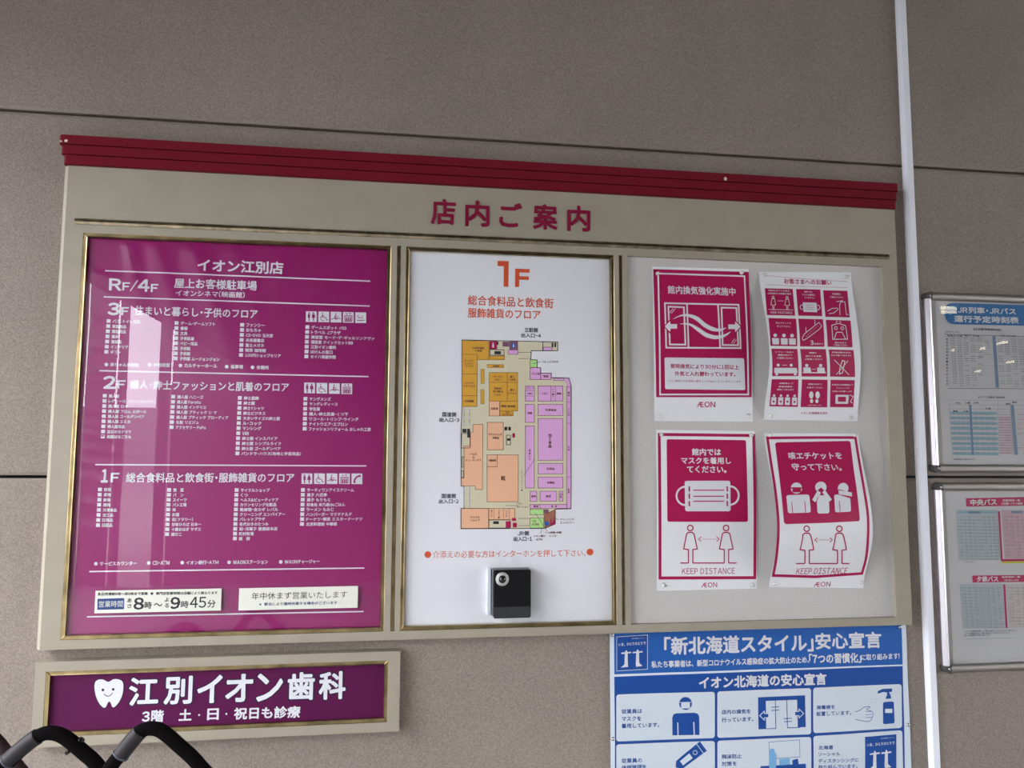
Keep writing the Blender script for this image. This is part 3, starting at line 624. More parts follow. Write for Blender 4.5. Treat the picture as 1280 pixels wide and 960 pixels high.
# ventilation notice
q4 = [(815.5, 333.3), (935.8, 336.5), (941.1, 526.9), (817.9, 526.3)]
Sf = bulge(q4, .003, .006, .5)
t = poster('ventilation_poster', 'crimson poster of air blowing between sliding doors, upper left on grey panel', q4, Sf)
s = Sheet(PY, Sf, crop(780, 310, 4.172))
s.poly('r', [(152, 110), (650, 125), (666, 778), (168, 778)])
s.line('w', [(178, 133), (628, 147), (648, 764), (188, 764)], 1.9, 2, closed=True)
s.text('w', '館内換気強化実施中', 228, 217, 580, 42, v1=228, b=.02, k=2)
for q in ([(213, 288), (597, 296), (608, 522), (220, 520)], [(231, 306), (312, 309), (320, 504), (239, 503)], [(508, 311), (586, 313), (595, 507), (514, 506)]): s.line('w', q, 1.9, 2, closed=True)
for q in ([(328, 291), (336, 520)], [(490, 295), (501, 521)]): s.line('w', q, 1.9, 2)
for q in ([(236, 340), (256, 316)], [(246, 342), (268, 315)], [(560, 497), (578, 472)], [(570, 499), (586, 478)]): s.line('w', q, .6, 2)
def wave(pts, ww):
    out = []; o2 = []
    for i in range(len(pts)-1):
        for j in range(6):
            t_ = j/6; p0 = pts[max(i-1, 0)]; p1 = pts[i]; p2 = pts[i+1]; p3 = pts[min(i+2, len(pts)-1)]
            f = lambda a, b, c_, d: .5*((2*b)+(-a+c_)*t_+(2*a-5*b+4*c_-d)*t_*t_+(-a+3*b-3*c_+d)*t_**3)
            out.append((f(p0[0], p1[0], p2[0], p3[0]), f(p0[1], p1[1], p2[1], p3[1]))); o2.append(ww[i]+(ww[i+1]-ww[i])*t_)
    out.append(pts[-1]); o2.append(ww[-1]); return out, o2
for pts, ww in (([(255, 370), (300, 352), (345, 354), (385, 372), (420, 402), (460, 422), (500, 428), (532, 416)], [.3, 1.8, 4, 5.2, 5.2, 5, 3, .3]), ([(290, 396), (340, 398), (385, 424), (430, 454), (480, 466), (525, 456), (556, 436)], [.3, 2.4, 4.6, 5.2, 4.6, 2.8, .3])):
    a_, b_ = wave(pts, ww); s.line('w', a_, 1, 3, ww=b_)
for sg, cx in ((1, 212), (-1, 607)):
    v = 409 if sg == 1 else 411; X = lambda d: cx+sg*d
    s.poly('r', [(X(-8), v), (X(30), v-40), (X(36), v-17), (X(70), v-17), (X(70), v+17), (X(36), v+17), (X(30), v+40)], 4)
    s.poly('w', [(X(0), v), (X(27), v-28), (X(30), v-12), (X(64), v-12), (X(64), v+12), (X(30), v+12), (X(27), v+28)], 5)
s.rrect('w', [(211, 571), (626, 575), (632, 741), (214, 736)], 9, 2)
s.text('r', '常時換気により30分に1回以上', 243, 616, 598, 24, v1=622, b=.025, k=3); s.text('r', '外気と入れ替わっています。', 265, 655, 580, 24, v1=659, b=.025, k=3)
s.text('r', 'CO2 濃度から外気導入量を 1,000ppm 以下に抑えています', 228, 694, 610, 13, v1=698, k=3); s.text('r', 'ÆON', 380, 815, 475, 29, off=.015)
s.build(t, RB)
# notice with twelve pictures
q4m = [(948.3, 339.8), (1063.8, 340.4), (1072.3, 526.5), (955.0, 524.6)]
Sf = bulge(q4m, .042, .024, .58)
t = poster('twelve_picture_poster', 'curling white poster with twelve small crimson picture squares, upper right on grey panel', q4m, Sf)
s = Sheet(PY, Sf, crop(940, 320, 4.363), step=.0003)
s.line('r', [(75, 107), (300, 126), (520, 140)], .35); s.line('r', [(75, 156), (300, 168), (520, 172)], .35); s.text('r', 'お客さまへのお願い', 175, 137, 432, 27, v1=146, b=.03)
cells = [[(70, 176), (222, 180), (235, 325), (82, 322)], [(240, 180), (372, 183), (383, 328), (252, 325)], [(388, 187), (520, 190), (533, 335), (400, 332)],
 [(90, 338), (240, 342), (247, 492), (100, 490)], [(252, 342), (387, 345), (395, 495), (262, 493)], [(402, 348), (537, 352), (548, 498), (412, 495)],
 [(105, 505), (247, 507), (252, 655), (110, 655)], [(262, 507), (402, 508), (410, 658), (270, 657)], [(418, 510), (553, 513), (562, 660), (425, 658)],
 [(107, 672), (253, 673), (250, 823), (95, 820)], [(272, 673), (412, 675), (410, 825), (265, 824)], [(428, 675), (560, 677), (553, 825), (425, 824)]]
def person(sh, c, u, v, s_, k=3, w_=.6, flip=1):
    """standing outline figure, s_ pixels (crop units) tall"""
    X = lambda a, b: (u+a*s_, v+b*s_)
    sh.circ(c, u, v+.09*s_, .075*s_, k, n=14, w=w_)
    sh.line(c, [X(-.03, .62), X(-.03, .64), X(-.16, .62), X(-.09, .22), X(-.03, .19), X(.05, .19), X(.10, .22), X(.18, .62), X(.06, .64), X(.06, .98)], w_, k)
    sh.line(c, [X(-.03, .64), X(-.03, .98)], w_, k)
for i, q in enumerate(cells):
    s.poly('r', q, 1)
    x0 = (q[0][0]+q[3][0])/2; y0 = (q[0][1]+q[1][1])/2; w_ = (q[1][0]-q[0][0]); h_ = q[3][1]-q[0][1]
    def X(a, b, q=q):
        top = Vector(q[0]).lerp(Vector(q[1]), a); bo = Vector(q[3]).lerp(Vector(q[2]), a); return tuple(top.lerp(bo, b))
    T = lambda tx, a, b, c_, h: s.text('w', tx, X(a, c_)[0], X(a, c_)[1], X(b, c_)[0], h, v1=X(b, c_)[1], b=.03, k=3)
    if i == 0:
        T('間隔を空けてお並び', .12, .88, .08, 8); T('お客様同士の距離を確保', .08, .92, .19, 8); 
        for a in (.27, .77): person(s, 'w', X(a, .28)[0], X(a, .28)[1], 78, 3, .7)
        s.line('w', [X(.06, .79), X(.95, .79)], .6, 3); s.line('w', [X(.42, .46), X(.62, .46)], .5, 3); T('KEEP DISTANCE', .12, .9, .9, 11)
    if i == 1:
        T('館内では', .32, .65, .1, 9); T('マスクを着用し', .22, .78, .21, 9); T('てください。', .3, .72, .32, 9)
        s.rrect('w', [X(.22, .5), X(.8, .5), X(.8, .86), X(.22, .86)], 6, 3); s.circ('w', *X(.2, .68), 13, k=3, a0=90, a1=270, w=.9); s.circ('w', *X(.82, .68), 13, k=3, a0=-90, a1=90, w=.9)
        for b_ in (.6, .68, .76): s.line('r', [X(.33, b_), X(.69, b_)], .4, 4)
    if i == 2:
        T('手指消毒に', .35, .7, .13, 9); T('ご協力ください', .25, .8, .25, 9)
        s.line('w', [X(.6, .92), X(.62, .55), X(.68, .42), X(.85, .42), X(.86, .9), X(.95, .9)], .8, 3); s.line('w', [X(.5, .42), X(.75, .38), X(.7, .44)], .8, 3)
        s.line('w', [X(.1, .78), X(.3, .68), X(.5, .66), X(.55, .7), X(.35, .85), X(.15, .88)], .8, 3)
    if i == 3:
        T('咳エチケットを', .25, .8, .17, 9); T('守って下さい。', .28, .78, .29, 9)
        for a in (.2, .52, .82):
            s.circ('w', *X(a, .62), 10, k=3, n=12); s.rrect('w', [X(a-.13, .72), X(a+.13, .72), X(a+.12, .95), X(a-.12, .95)], 4, 3)
    if i == 4:
        s.line('w', [X(.1, .7), X(.2, .55), X(.7, .2), X(.82, .12), X(.93, .25), X(.8, .38), X(.28, .72), X(.14, .78)], .8, 3, closed=True)
        for a in range(8): s.circ('w', *X(.28+a*.07, .63-a*.055), 2, k=3, n=6)
        s.line('w', [X(.28, .5), X(.28, .3)], .8, 3); s.line('w', [X(.66, .2), X(.66, .02)], .8, 3); T('3', .43, .55, .86, 24); T('段空けて', .58, .95, .9, 9)
    if i == 5:
        s.line('w', [X(.22, .2), X(.5, .12), X(.78, .2), X(.82, .7), X(.22, .72)], .9, 3, closed=True); s.circ('w', *X(.38, .3), 8, k=3, n=10, w=.8); s.circ('w', *X(.64, .3), 8, k=3, n=10, w=.8)
        s.line('w', [X(.28, .7), X(.4, .45), X(.62, .45), X(.74, .7)], .9, 3); s.line('w', [X(.4, .1), X(.45, .03)], .9, 3); s.line('w', [X(.6, .1), X(.55, .03)], .9, 3); T('最大6名まで', .3, .75, .84, 8); T('ご乗車ください', .25, .8, .93, 8)
    if i == 6:
        T('ソファーを広く', .15, .85, .12, 8); T('間隔を空けて', .25, .78, .23, 8); T('ご利用ください', .2, .82, .34, 8)
        for a in (.24, .74): s.circ('w', *X(a, .6), 8, k=3, n=12)
        s.rrect('w', [X(.08, .7), X(.95, .7), X(.97, .9), X(.08, .9)], 6, 3); s.rect('w', *X(.12, .88), *X(.22, .97), 3); s.rect('w', *X(.83, .88), *X(.93, .97), 3); s.line('w', [X(.4, .6), X(.58, .6)], .5, 3)
    if i == 7:
        T('間隔を', .35, .62, .14, 8); T('空けてお食事', .2, .8, .26, 8); T('ご利用ください', .16, .84, .37, 8)
        for a in (.22, .76): s.circ('w', *X(a, .6), 9, k=3, n=12); s.rrect('w', [X(a-.14, .67), X(a+.14, .67), X(a+.16, .86), X(a-.14, .86)], 4, 3)
        s.line('w', [X(.05, .86), X(.95, .86)], 1.2, 3); s.line('w', [X(.42, .74), X(.57, .74)], .5, 3)
    if i == 8:
        T('試食試飲を休止', .12, .88, .1, 8); T('させて頂いております', .08, .9, .21, 8)
        s.line('w', [X(.2, .38), X(.75, .92)], .7, 3); s.line('w', [X(.75, .4), X(.25, .92)], .7, 3); s.line('w', [X(.52, .4), X(.62, .42), X(.5, .85), X(.38, .9), X(.4, .7)], 1, 3, closed=True)
    if i == 9:
        T('消毒液にて', .28, .8, .15, 8); T('除菌清掃を', .28, .78, .27, 8); T('実施しております', .22, .84, .38, 8)
        for a in (.13, .38, .62, .87): s.rrect('w', [X(a-.09, .66), X(a+.09, .66), X(a+.09, .94), X(a-.09, .94)], 4, 3); s.rect('w', *X(a-.04, .56), *X(a+.04, .64), 3); s.circ('r', *X(a, .82), 6, k=4, n=8)
    if i == 10:
        T('間隔を空けて', .25, .78, .17, 8); T('お並びください', .2, .82, .29, 8)
        for a, f_ in ((.38, -1), (.62, 1)): s.circ('w', *X(a, .56), 12, k=3, rv=20, n=16); s.circ('w', *X(a-f_*.02, .78), 9, k=3, rv=11, n=12)
        T('ご協力お願いします', .25, .78, .93, 5)
    if i == 11:
        T('お支払は非接触にて', .05, .95, .18, 8); T('キャッシュレスで', .25, .78, .3, 7); T('お支払いをお願いします', .08, .9, .42, 7)
        s.rrect('w', [X(.22, .55), X(.78, .55), X(.76, .88), X(.22, .88)], 5, 3); s.rrect('r', [X(.32, .62), X(.66, .62), X(.66, .8), X(.32, .8)], 3, 4); s.line('w', [X(.8, .55), X(.96, .6), X(.86, .8), X(.95, .85)], .8, 3)
s.text('r', 'イオン北海道株式会社', 265, 857, 412, 13, v1=857, b=.02)
s.build(t, RB)
# mask notice
def two_people(s, cx1, cx2, hy, gy, u0, u1):
    for cx in (cx1, cx2):
        s.circ('r', cx, hy, 15, k=2, n=20, w=1.35)
        s.line('r', [(cx+14, gy), (cx+14, hy+118), (cx+38, hy+114), (cx+20, hy+32), (cx+10, hy+24), (cx-10, hy+24), (cx-20, hy+32), (cx-36, hy+114), (cx-10, hy+118), (cx-10, gy)], 1.35, 2)
    s.line('r', [(u0, gy), (cx1-10, gy)], 1.35, 2); s.line('r', [(cx1+14, gy), (cx2-10, gy)], 1.35, 2); s.line('r', [(cx2+14, gy), (u1, gy)], 1.35, 2)
    y_ = hy+61; a0 = cx1+45; a1 = cx2-38
    s.line('r', [(a0+14, y_-13), (a0, y_), (a0+14, y_+13)], .9, 2); s.line('r', [(a1-14, y_-13), (a1, y_), (a1-14, y_+13)], .9, 2)
    n = 7
    for i in range(n): u = a0+16+(a1-a0-32)*i/(n-1); s.circ('r', u, y_, 2.6, k=2, n=8)
q4k = [(820.2, 537.3), (943.2, 538.9), (946.4, 735.6), (821.1, 738.6)]
Sf = bulge(q4k, .002, .004, .5)
t = poster('mask_poster', 'poster with large white face mask on crimson, lower left on grey panel', q4k, Sf)
s = Sheet(PY, Sf, crop(800, 530, 4.363))
s.line('r', [(105, 57), (620, 63), (626, 838), (109, 840)], 3.6, closed=True)
s.rrect('r', [(145, 83), (578, 88), (589, 534), (149, 533)], 12)
s.text('w', '館内では', 283, 152, 440, 37, v1=153, b=.03, k=2); s.text('w', 'マスクを着用し', 225, 199, 495, 36, v1=200, b=.03, k=2); s.text('w', 'てください。', 257, 247, 470, 36, v1=248, b=.03, k=2)
s.rrect('w', [(243, 310), (492, 309), (494, 476), (246, 476)], 14, 2)
s.circ('w', 247, 392, 48, k=2, rv=50, a0=90, a1=270, w=2.2); s.circ('w', 490, 390, 48, k=2, rv=50, a0=-90, a1=90, w=2.2)
for v in (361, 394, 421): s.line('r', [(290, v), (458, v)], 1.2, 3)
for u in (268, 475):
    for v in (340, 380, 420): s.line('r', [(u, v), (u+1, v+28)], 1.8, 3)
two_people(s, 274, 469, 567, 758, 220, 527)
s.text('r', 'KEEP DISTANCE', 229, 803, 517, 33, v1=801, off=.004); s.text('r', 'ÆON', 335, 878, 420, 27, off=.012)
s.build(t, RB)
# cough notice
q4c = [(955.0, 541.5), (1073.3, 541.8), (1079.5, 735.2), (961.0, 733.8)]
Sf = bulge(q4c, .060, .046, .62)
t = poster('cough_etiquette_poster', 'curling poster of three people covering coughs, lower right on grey panel', q4c, Sf)
s = Sheet(PY, Sf, crop(950, 530, 4.363), step=.0003)
def curve(pts, n=6): return wave(pts, [1]*len(pts))[0]
Lb = curve([(40, 76), (58, 200), (80, 340), (96, 480), (100, 590), (90, 720), (72, 826)]); Rb = curve([(520, 74), (540, 200), (566, 350), (586, 480), (590, 590), (580, 720), (556, 815)])
s.line('r', Lb+[(300, 833)]+Rb[::-1]+[(300, 74)], 3.2, closed=True)
s.poly('r', [(90, 100), (300, 96), (482, 92), (492, 98)]+curve([(494, 104), (510, 240), (530, 380), (544, 520)])+[(538, 530), (340, 540), (142, 546), (132, 538)]+curve([(130, 534), (118, 400), (100, 250), (82, 110)]))
s.text('w', '咳エチケットを', 155, 173, 444, 37, v1=172, b=.03, k=2); s.text('w', '守って下さい。', 174, 233, 442, 37, v1=236, b=.03, k=2)
s.circ('w', 198, 350, 31, k=2, n=24); s.poly('r', [(167, 345), (229, 345), (229, 352), (222, 352), (222, 372), (176, 372), (176, 352), (167, 352)], 3)
s.rrect('w', [(142, 388), (268, 384), (277, 483), (152, 487)], 14, 2); s.line('r', [(172, 425), (177, 485)], .8, 3); s.line('r', [(243, 422), (248, 483)], .8, 3)
s.circ('w', 331, 345, 31, k=2, n=24); s.poly('r', [(300, 372), (331, 346), (364, 372), (352, 396), (312, 396)], 3); s.rrect('w', [(306, 390), (372, 388), (378, 487), (312, 489)], 14, 4)
s.line('w', [(322, 368), (292, 420)], 4.6, 4); s.line('w', [(345, 366), (383, 418)], 4.6, 4); s.line('r', [(300, 430), (318, 396)], .7, 5)
s.circ('w', 453, 350, 29, k=2, n=24); s.rrect('w', [(403, 385), (490, 384), (496, 478), (409, 482)], 12, 2); s.line('r', [(427, 370), (500, 392)], 6.4, 3); s.line('w', [(428, 372), (500, 384)], 4.6, 4); s.line('r', [(430, 418), (435, 478)], .8, 5)
two_people(s, 254, 432, 571, 761, 196, 487)
s.text('r', 'KEEP DISTANCE', 199, 803, 476, 32, v1=800, off=.004); s.text('r', 'ÆON', 294, 874, 383, 26, v1=873, off=.012)
s.build(t, RB)
for nm, pts in (('ventilation poster', ((822, 342, 'top left'), (927, 341, 'top right'), (825.5, 520.5, 'bottom left'), (935.5, 519.5, 'bottom right'))), ('twelve-picture poster', ((955.8, 343.5, 'top left'), (1058.5, 346, 'top right'), (963.5, 520, 'bottom left'), (1064, 522, 'bottom right'))),
                ('mask poster', ((826.8, 543.5, 'top left'), (939, 544, 'top right'), (829.5, 731, 'bottom left'), (940.5, 731.5, 'bottom right'))), ('cough poster', ((962.5, 544, 'top left'), (1068.5, 544, 'top right'), (968, 729.5, 'bottom left'), (1077, 728, 'bottom right')))):
    for u, v, wh in pts: tack(u, v, PY-.0012, 'clear thumbtack at %s corner of the %s' % (wh, nm))

# ------------------------------------------------------------------ dental clinic sign
SY = .006                                 # its front face
dx0, dz1 = P(44.5, 827.2, SY).x, xz([(110, 825.4), (450, 816), (500, 814.3)], SY)[1]; dx1 = xz([(500.5, 815), (498.7, 914)], SY)[0]
dz0 = xz([(498, 914.6), (450, 916.4), (150, 929.2)], SY)[1]
dx0 = xz([(44.5, 830), (40.5, 890)], SY)[0]
ox0 = xz([(57, 840), (55.7, 870), (53.5, 905)], SY)[0]; ox1 = xz([(485.3, 827), (484, 903)], SY)[0]; oz1 = xz([(60, 838.8), (110, 837), (450, 827.8), (484, 826.5)], SY)[1]; oz0 = xz([(110, 916.5), (300, 910.6), (450, 905.6), (483, 904.3)], SY)[1]
dn = thing('dental_sign', 'purple dental clinic sign with smiling tooth in beige frame below guide board', 'sign', (dx0, SY, dz0))
for quad in (((dx0, dz1), (dx1, dz1), (ox1, oz1), (ox0, oz1)), ((dx0, dz0), (dx1, dz0), (ox1, oz0), (ox0, oz0)), ((dx0, dz0), (dx0, dz1), (ox0, oz1), (ox0, oz0)), ((dx1, dz0), (dx1, dz1), (ox1, oz1), (ox1, oz0))):
    bm = prism(bmesh.new(), quad, 'y', SY, WY)
    link('frame_bar', bm, M_beige, dn)
brass_frame(ox0, ox1, oz0, oz1, .0085, dn, SY+.001, SY+.010)
link('sign_face', mkbox(ox0+.0085, ox1-.0085, SY+.0095, SY+.014, oz0+.0085, oz1-.0085), M_plum, dn)
s = Sheet(SY+.0095)
TT = [(118, 858), (119.5, 852), (124, 849.3), (129.5, 849.6), (135.5, 852.3), (142, 849), (148.5, 849.2), (153, 852), (154.3, 858), (153, 868), (149, 877), (143.5, 883.3), (140.5, 883.5), (138.5, 878.5), (136.5, 876.8), (134.5, 879), (132, 884), (128.5, 883.8), (123.5, 878), (119.6, 868.5)]
s2 = curve(TT+[TT[0]])
s.poly('k', [(136+(u-136)*1.07, 866.5+(v-866.5)*1.07) for u, v in s2[:-1]]); s.poly('w', s2[:-1], 2)
s.circ('k', 128.8, 862.3, 1.7, k=3, n=12); s.circ('k', 141.6, 861.6, 1.7, k=3, n=12); s.line('k', curve([(130.2, 867.3), (133, 869.6), (135.6, 870), (138.5, 868.8), (140.8, 866)]), 1, 3)
le = [(160.8, 198.7, 864.8), (204.5, 241, 863.2), (246, 278.5, 861.8), (281.3, 316.8, 860.5), (320, 354.2, 859.5), (359, 394, 858.2), (398, 432.8, 857.2)]
for ch2, (u0, u1, v) in zip('江別イオン歯科', le):
    s.text('k', ch2, u0+.3, v, u1-.3, 34, b=.072); s.text('w', ch2, u0+1.6, v, u1-1.6, 33, b=.032, k=2)
s.text('w', '3階', 178, 895.7, 204.3, 14.2, v1=894.7, b=.035, k=2); s.text('w', '土', 224, 893.8, 239, 13.5, b=.035, k=2); s.circ('w', 249, 893.7, 1.2, k=2, n=8); s.text('w', '日', 259.5, 893, 273, 13.5, b=.035, k=2); s.circ('w', 283, 892.3, 1.2, k=2, n=8)
s.text('w', '祝日も診療', 293, 892, 375, 14.2, v1=889.6, b=.035, k=2)
s.build(dn, {'k': ('dark_outline', mat('plum_black', (.03, .006, .04), .5)), 'w': ('white_lettering', M_white)})

# ------------------------------------------------------------------ blue safety declaration
BY = WY-.004
def bfold(x, z): return .0012*(.5+.5*math.sin(x*23+z*9))+.001*(.5+.5*math.sin(z*31-x*7))
qb = [P(761.3, 790, BY), P(1132, 780, BY)]
bx_0 = xz([(761.3, 796), (763.8, 955)], BY)[0]; bx_1 = xz([(1132.4, 786), (1138.5, 955)], BY)[0]
zb0 = pz(950, 960, BY)-.30; zb1 = zB-.002+.012
bn_ = thing('safety_declaration', 'blue and white pandemic safety declaration poster hung under right part of guide board', 'poster', (bx_0, BY, zb0))
paper('sheet', mat('blue_white_sheet', (.66, .74, .82), .35, coat=.2), bn_, [(bx_0, zb1), (bx_1, zb1), (bx_1, zb0), (bx_0, zb0)], BY, bfold, 30, 40)
s = Sheet(BY, bfold, step=.0003)
s.poly('b', [(767.3, 785), (1126.5, 776), (1128.2, 830.6), (768, 843)])
s.poly('d', [(767.8, 846), (1128.2, 832.5), (1131, 960), (1136, 1010), (769.5, 1040), (768.8, 960)])
cs = [[(770.2, 868), (893.4, 864.6), (893.4, 922.5), (770.2, 926.8)], [(896.5, 864.3), (1013.7, 860), (1013.7, 917.8), (896.5, 922.3)], [(1016.3, 859.6), (1126.8, 855), (1127.4, 909.8), (1016.5, 916.4)],
      [(770.2, 930.4), (893.4, 926), (893.6, 985), (770.5, 990)], [(896.6, 925.8), (1013.8, 921), (1014, 980), (896.6, 985)], [(1016.5, 920), (1127.6, 912.6), (1129, 970), (1017, 977)],
      [(770.8, 994), (893.6, 989), (893.6, 1020), (771, 1030)], [(896.6, 989), (1129, 975), (1130, 1005), (896.6, 1020)]]
for q in cs: s.rrect('l', q, 4, 2)
s.text('w', '「新北海道スタイル」', 830.7, 807.6, 1016, 21.5, v1=803, b=.035, k=2); s.text('w', '安心宣言', 1019.5, 801.6, 1101, 19.5, v1=799.6, b=.035, k=2)
s.text('w', '私たち事業者は、新型コロナウイルス感染症の拡大防止のため、', 814.3, 830.6, 1011, 8.3, v1=824.5, b=.03, k=2); s.text('w', '「7つの習慣化」', 1011.5, 823.6, 1076, 12, v1=822, b=.035, k=2); s.text('w', 'に取り組みます!', 1076.5, 821.7, 1124, 7.6, v1=819.8, b=.03, k=2)
s.text('w', 'イオン北海道の安心宣言', 874, 853.4, 1032.5, 14.5, v1=848.4, b=.04, k=2)
def emblem(u0, v0, u1, v1, sk, k=2, line=True):
    X = lambda a, b: (u0+(u1-u0)*a, v0+(v1-v0)*b+sk*a)
    s.poly('d', [X(0, 0), X(1, 0), X(1, 1), X(0, 1)], k)
    if line: s.line('w', [X(0, 0), X(1, 0), X(1, 1), X(0, 1)], .6, k+1, closed=True)
    s.text('w', 'いま、ひとりひとりで', *X(.06, .23), X(.94, .23)[0], 3.6, v1=X(.94, .23)[1], b=.03, k=k+1); s.text('w', '新北海道スタイル', *X(.5, .08), X(.93, .08)[0], 1.6, v1=X(.93, .08)[1], k=k+1)
    for a, f_ in ((.31, -1), (.68, 1)):
        s.circ('w', *X(a, .44), 1.3*(u1-u0)/39, k=k+1, n=10); s.line('w', [X(a-.16, .49), X(a+.16, .48)], 1.7*(u1-u0)/39, k+1)
        s.poly('w', [X(a-.045, .47), X(a+.045, .47), X(a+.05, .8), X(a+.06+(.1 if f_ > 0 else 0), .9), X(a-.05-(.13 if f_ < 0 else 0), .91), X(a-.06, .82)], k+1)
emblem(770.8, 796, 809.2, 838.6, -2.3); emblem(1081, 921, 1120, 966, -3.4, 4, False)
for a, u0, v0, u1, v1, h in (('従業員は', 776.7, 889.2, 802.4, 888.6, 5.6), ('マスクを', 777, 898.4, 801.4, 897.8, 5.6), ('着用しています。', 776.7, 907.3, 824, 905.8, 5.8), ('店内の換気を', 901.9, 890, 938, 888.8, 5.6), ('行っています。', 901.9, 900, 941.5, 898.4, 5.8),
                       ('消毒液を', 1020.2, 884.2, 1043.4, 883.3, 5.2), ('設置しています。', 1020.2, 892.2, 1063.8, 890.6, 5.4), ('従業員の', 776.7, 950.8, 802.4, 950, 5.6), ('体調管理を', 777, 959.4, 808, 958.2, 5.6), ('行っています。', 777, 968, 820, 966.5, 5.6),
                       ('飛沫防止', 901.9, 945.8, 926.7, 944.8, 5.4), ('対策を', 901.9, 954.8, 920.6, 954, 5.4), ('行っています。', 902, 963.6, 940, 962, 5.4), ('北海道', 1022.8, 934.6, 1041, 933.8, 5), ('ソーシャル', 1022.8, 943.2, 1049.5, 942.2, 4.8), ('ディスタンシングに', 1022.8, 951.2, 1072.7, 949.6, 5), ('取り組んでいます。', 1022.8, 959, 1071.6, 957.2, 5)):
    s.text('d', a, u0, v0, u1, h, v1=v1, k=3, b=.02)
s.circ('d', 856.8, 879.2, 8, k=3, n=24); s.rrect('l', [(851.3, 878.3), (862.2, 878), (862.2, 885.2), (851.3, 885.5)], 1, 4); s.line('l', [(849, 877.9), (865, 877.4)], .7, 4)
s.poly('d', [(840.4, 919), (840.2, 897), (841.5, 893), (845, 891.5), (868, 890.8), (872, 892), (873.8, 895.5), (874.2, 918.5)], 3); s.line('l', [(847, 903), (847.3, 919)], 1.3, 4); s.line('l', [(867, 902.3), (867.6, 918.6)], 1.3, 4)
s.poly('d', [(947.3, 871.6), (1006, 869), (1007, 908.6), (948, 911.6)], 3); s.poly('l', [(957, 876), (996, 874.5), (997, 909), (957.5, 911)], 4)
s.line('d', [(968.8, 875.5), (969.5, 910.8)], .8, 5); s.line('d', [(983.2, 875), (984, 910)], .8, 5); s.line('d', [(957.5, 910.8), (969.5, 910.3)], .8, 5); s.line('d', [(984, 909.6), (1000, 909)], .8, 5)
for u, v in ((968.5, 883.5), (968.7, 887.5), (984.3, 897.8), (984.5, 901.6)): s.line('d', [(u-5, v+.3), (u+5, v-.3)], .8, 6)
for cx, sg, v in ((948.8, 1, 894.2), (1004.5, -1, 891.5)):
    X = lambda d: cx+sg*d
    s.poly('l', [(X(-.3), v), (X(6.5), v-6.6), (X(7), v-3), (X(12), v-3), (X(12), v+3), (X(7), v+3), (X(6.5), v+6.6)], 6); s.poly('d', [(X(1.2), v), (X(5.6), v-4.4), (X(6), v-2.1), (X(11), v-2.1), (X(11), v+2.1), (X(6), v+2.1), (X(5.6), v+4.4)], 7)
s.rrect('d', [(1103.4, 877.5), (1117, 876.6), (1118, 904), (1103.6, 905.2)], 2.5, 3); s.rect('l', 1106, 885.8, 1115, 891, 4); s.poly('d', [(1106.5, 873.5), (1113.8, 873), (1112.8, 868.5), (1111, 865), (1114.8, 864.5), (1114.8, 860.5), (1103, 861), (1097, 864), (1097, 867), (1104, 864.8), (1108.5, 865.5), (1108.5, 868.5)], 3)
s.line('d', curve([(1068.5, 889.8), (1075, 887.5), (1080, 883.8), (1087.5, 883.5), (1083, 887), (1090, 889.5), (1090.5, 896), (1086.5, 901.5), (1078, 901), (1068.8, 899)]), .6, 3)
for a in (889.5, 893.2, 896.8): s.line('d', [(1081.5, a), (1089.5, a-.4)], .5, 3)
for i in range(5):
    for j, (du, dv) in enumerate(((-20, 12), (-12, 14), (-3, 22))): s.circ('d', 1096+du*(i+1)/5, 869+dv*(i+1)/5, .35, k=3, n=6)
tq = lambda a, b: (846+a*42*.80-b*.59*14, 961-a*42*.66-b*.8*14)
s.poly('d', [tq(0, .2), tq(.1, -.3), tq(1, -.45), tq(1, .6), tq(.12, .6)], 3); s.poly('l', [tq(.2, -.1), tq(.55, -.15), tq(.55, .38), tq(.2, .38)], 4); s.circ('l', *tq(.7, .1), 2.6, k=4, n=14, w=.7); s.line('l', [tq(.88, -.5), tq(.88, .65)], .8, 4)
s.line('d', [(961, 927.5), (999.2, 924.6), (999.8, 946), (961.5, 948.5)], .5, 3, closed=True); s.poly('c', [(961, 940), (967, 939), (970.5, 944), (969, 975), (961, 975)], 4); s.circ('c', 964.8, 938.5, 3.2, k=4, n=14)
s.poly('d', [(950.5, 957.5), (1007, 954.5), (1008, 975), (951, 978)], 3); s.poly('c', [(974, 948.5), (987, 947.5), (987, 955.5), (974, 956.5)], 4); s.poly('d', [(990, 950), (997, 948), (998, 954.8), (990.5, 955.3)], 4)
s.build(bn_, {'b': ('blue_print', M_blue), 'd': ('deep_blue_print', M_dblue), 'w': ('white_print', M_white), 'l': ('pale_print', mat('pale_blue_paper', (.62, .69, .76), .4)), 'c': ('light_blue_print', mat('light_blue_ink', (.18, .42, .68), .5))})
def bolt(u, v, y, label, r=.0045, group='screws holding the blue declaration'):
    c = P(u, v, y); bm = bmesh.new(); disc(bm, c, r, y-.0035, y, 14, r2=r*.75); disc(bm, c, r*.35, y-.0037, y-.003, 6)
    o = link('screw', bm, M_steel, None, True); tag(o, label, 'screw', group)
yb = BY-.0022
bolt(765, 793.6, yb, 'steel screw at top left corner of the blue declaration'); bolt(1124.3, 783.9, yb, 'steel screw at top right corner of the blue declaration')
bolt(766, 923.5, yb, 'steel screw halfway down left margin of the blue declaration'); bolt(1135, 906, yb, 'steel screw halfway down right margin of the blue declaration')

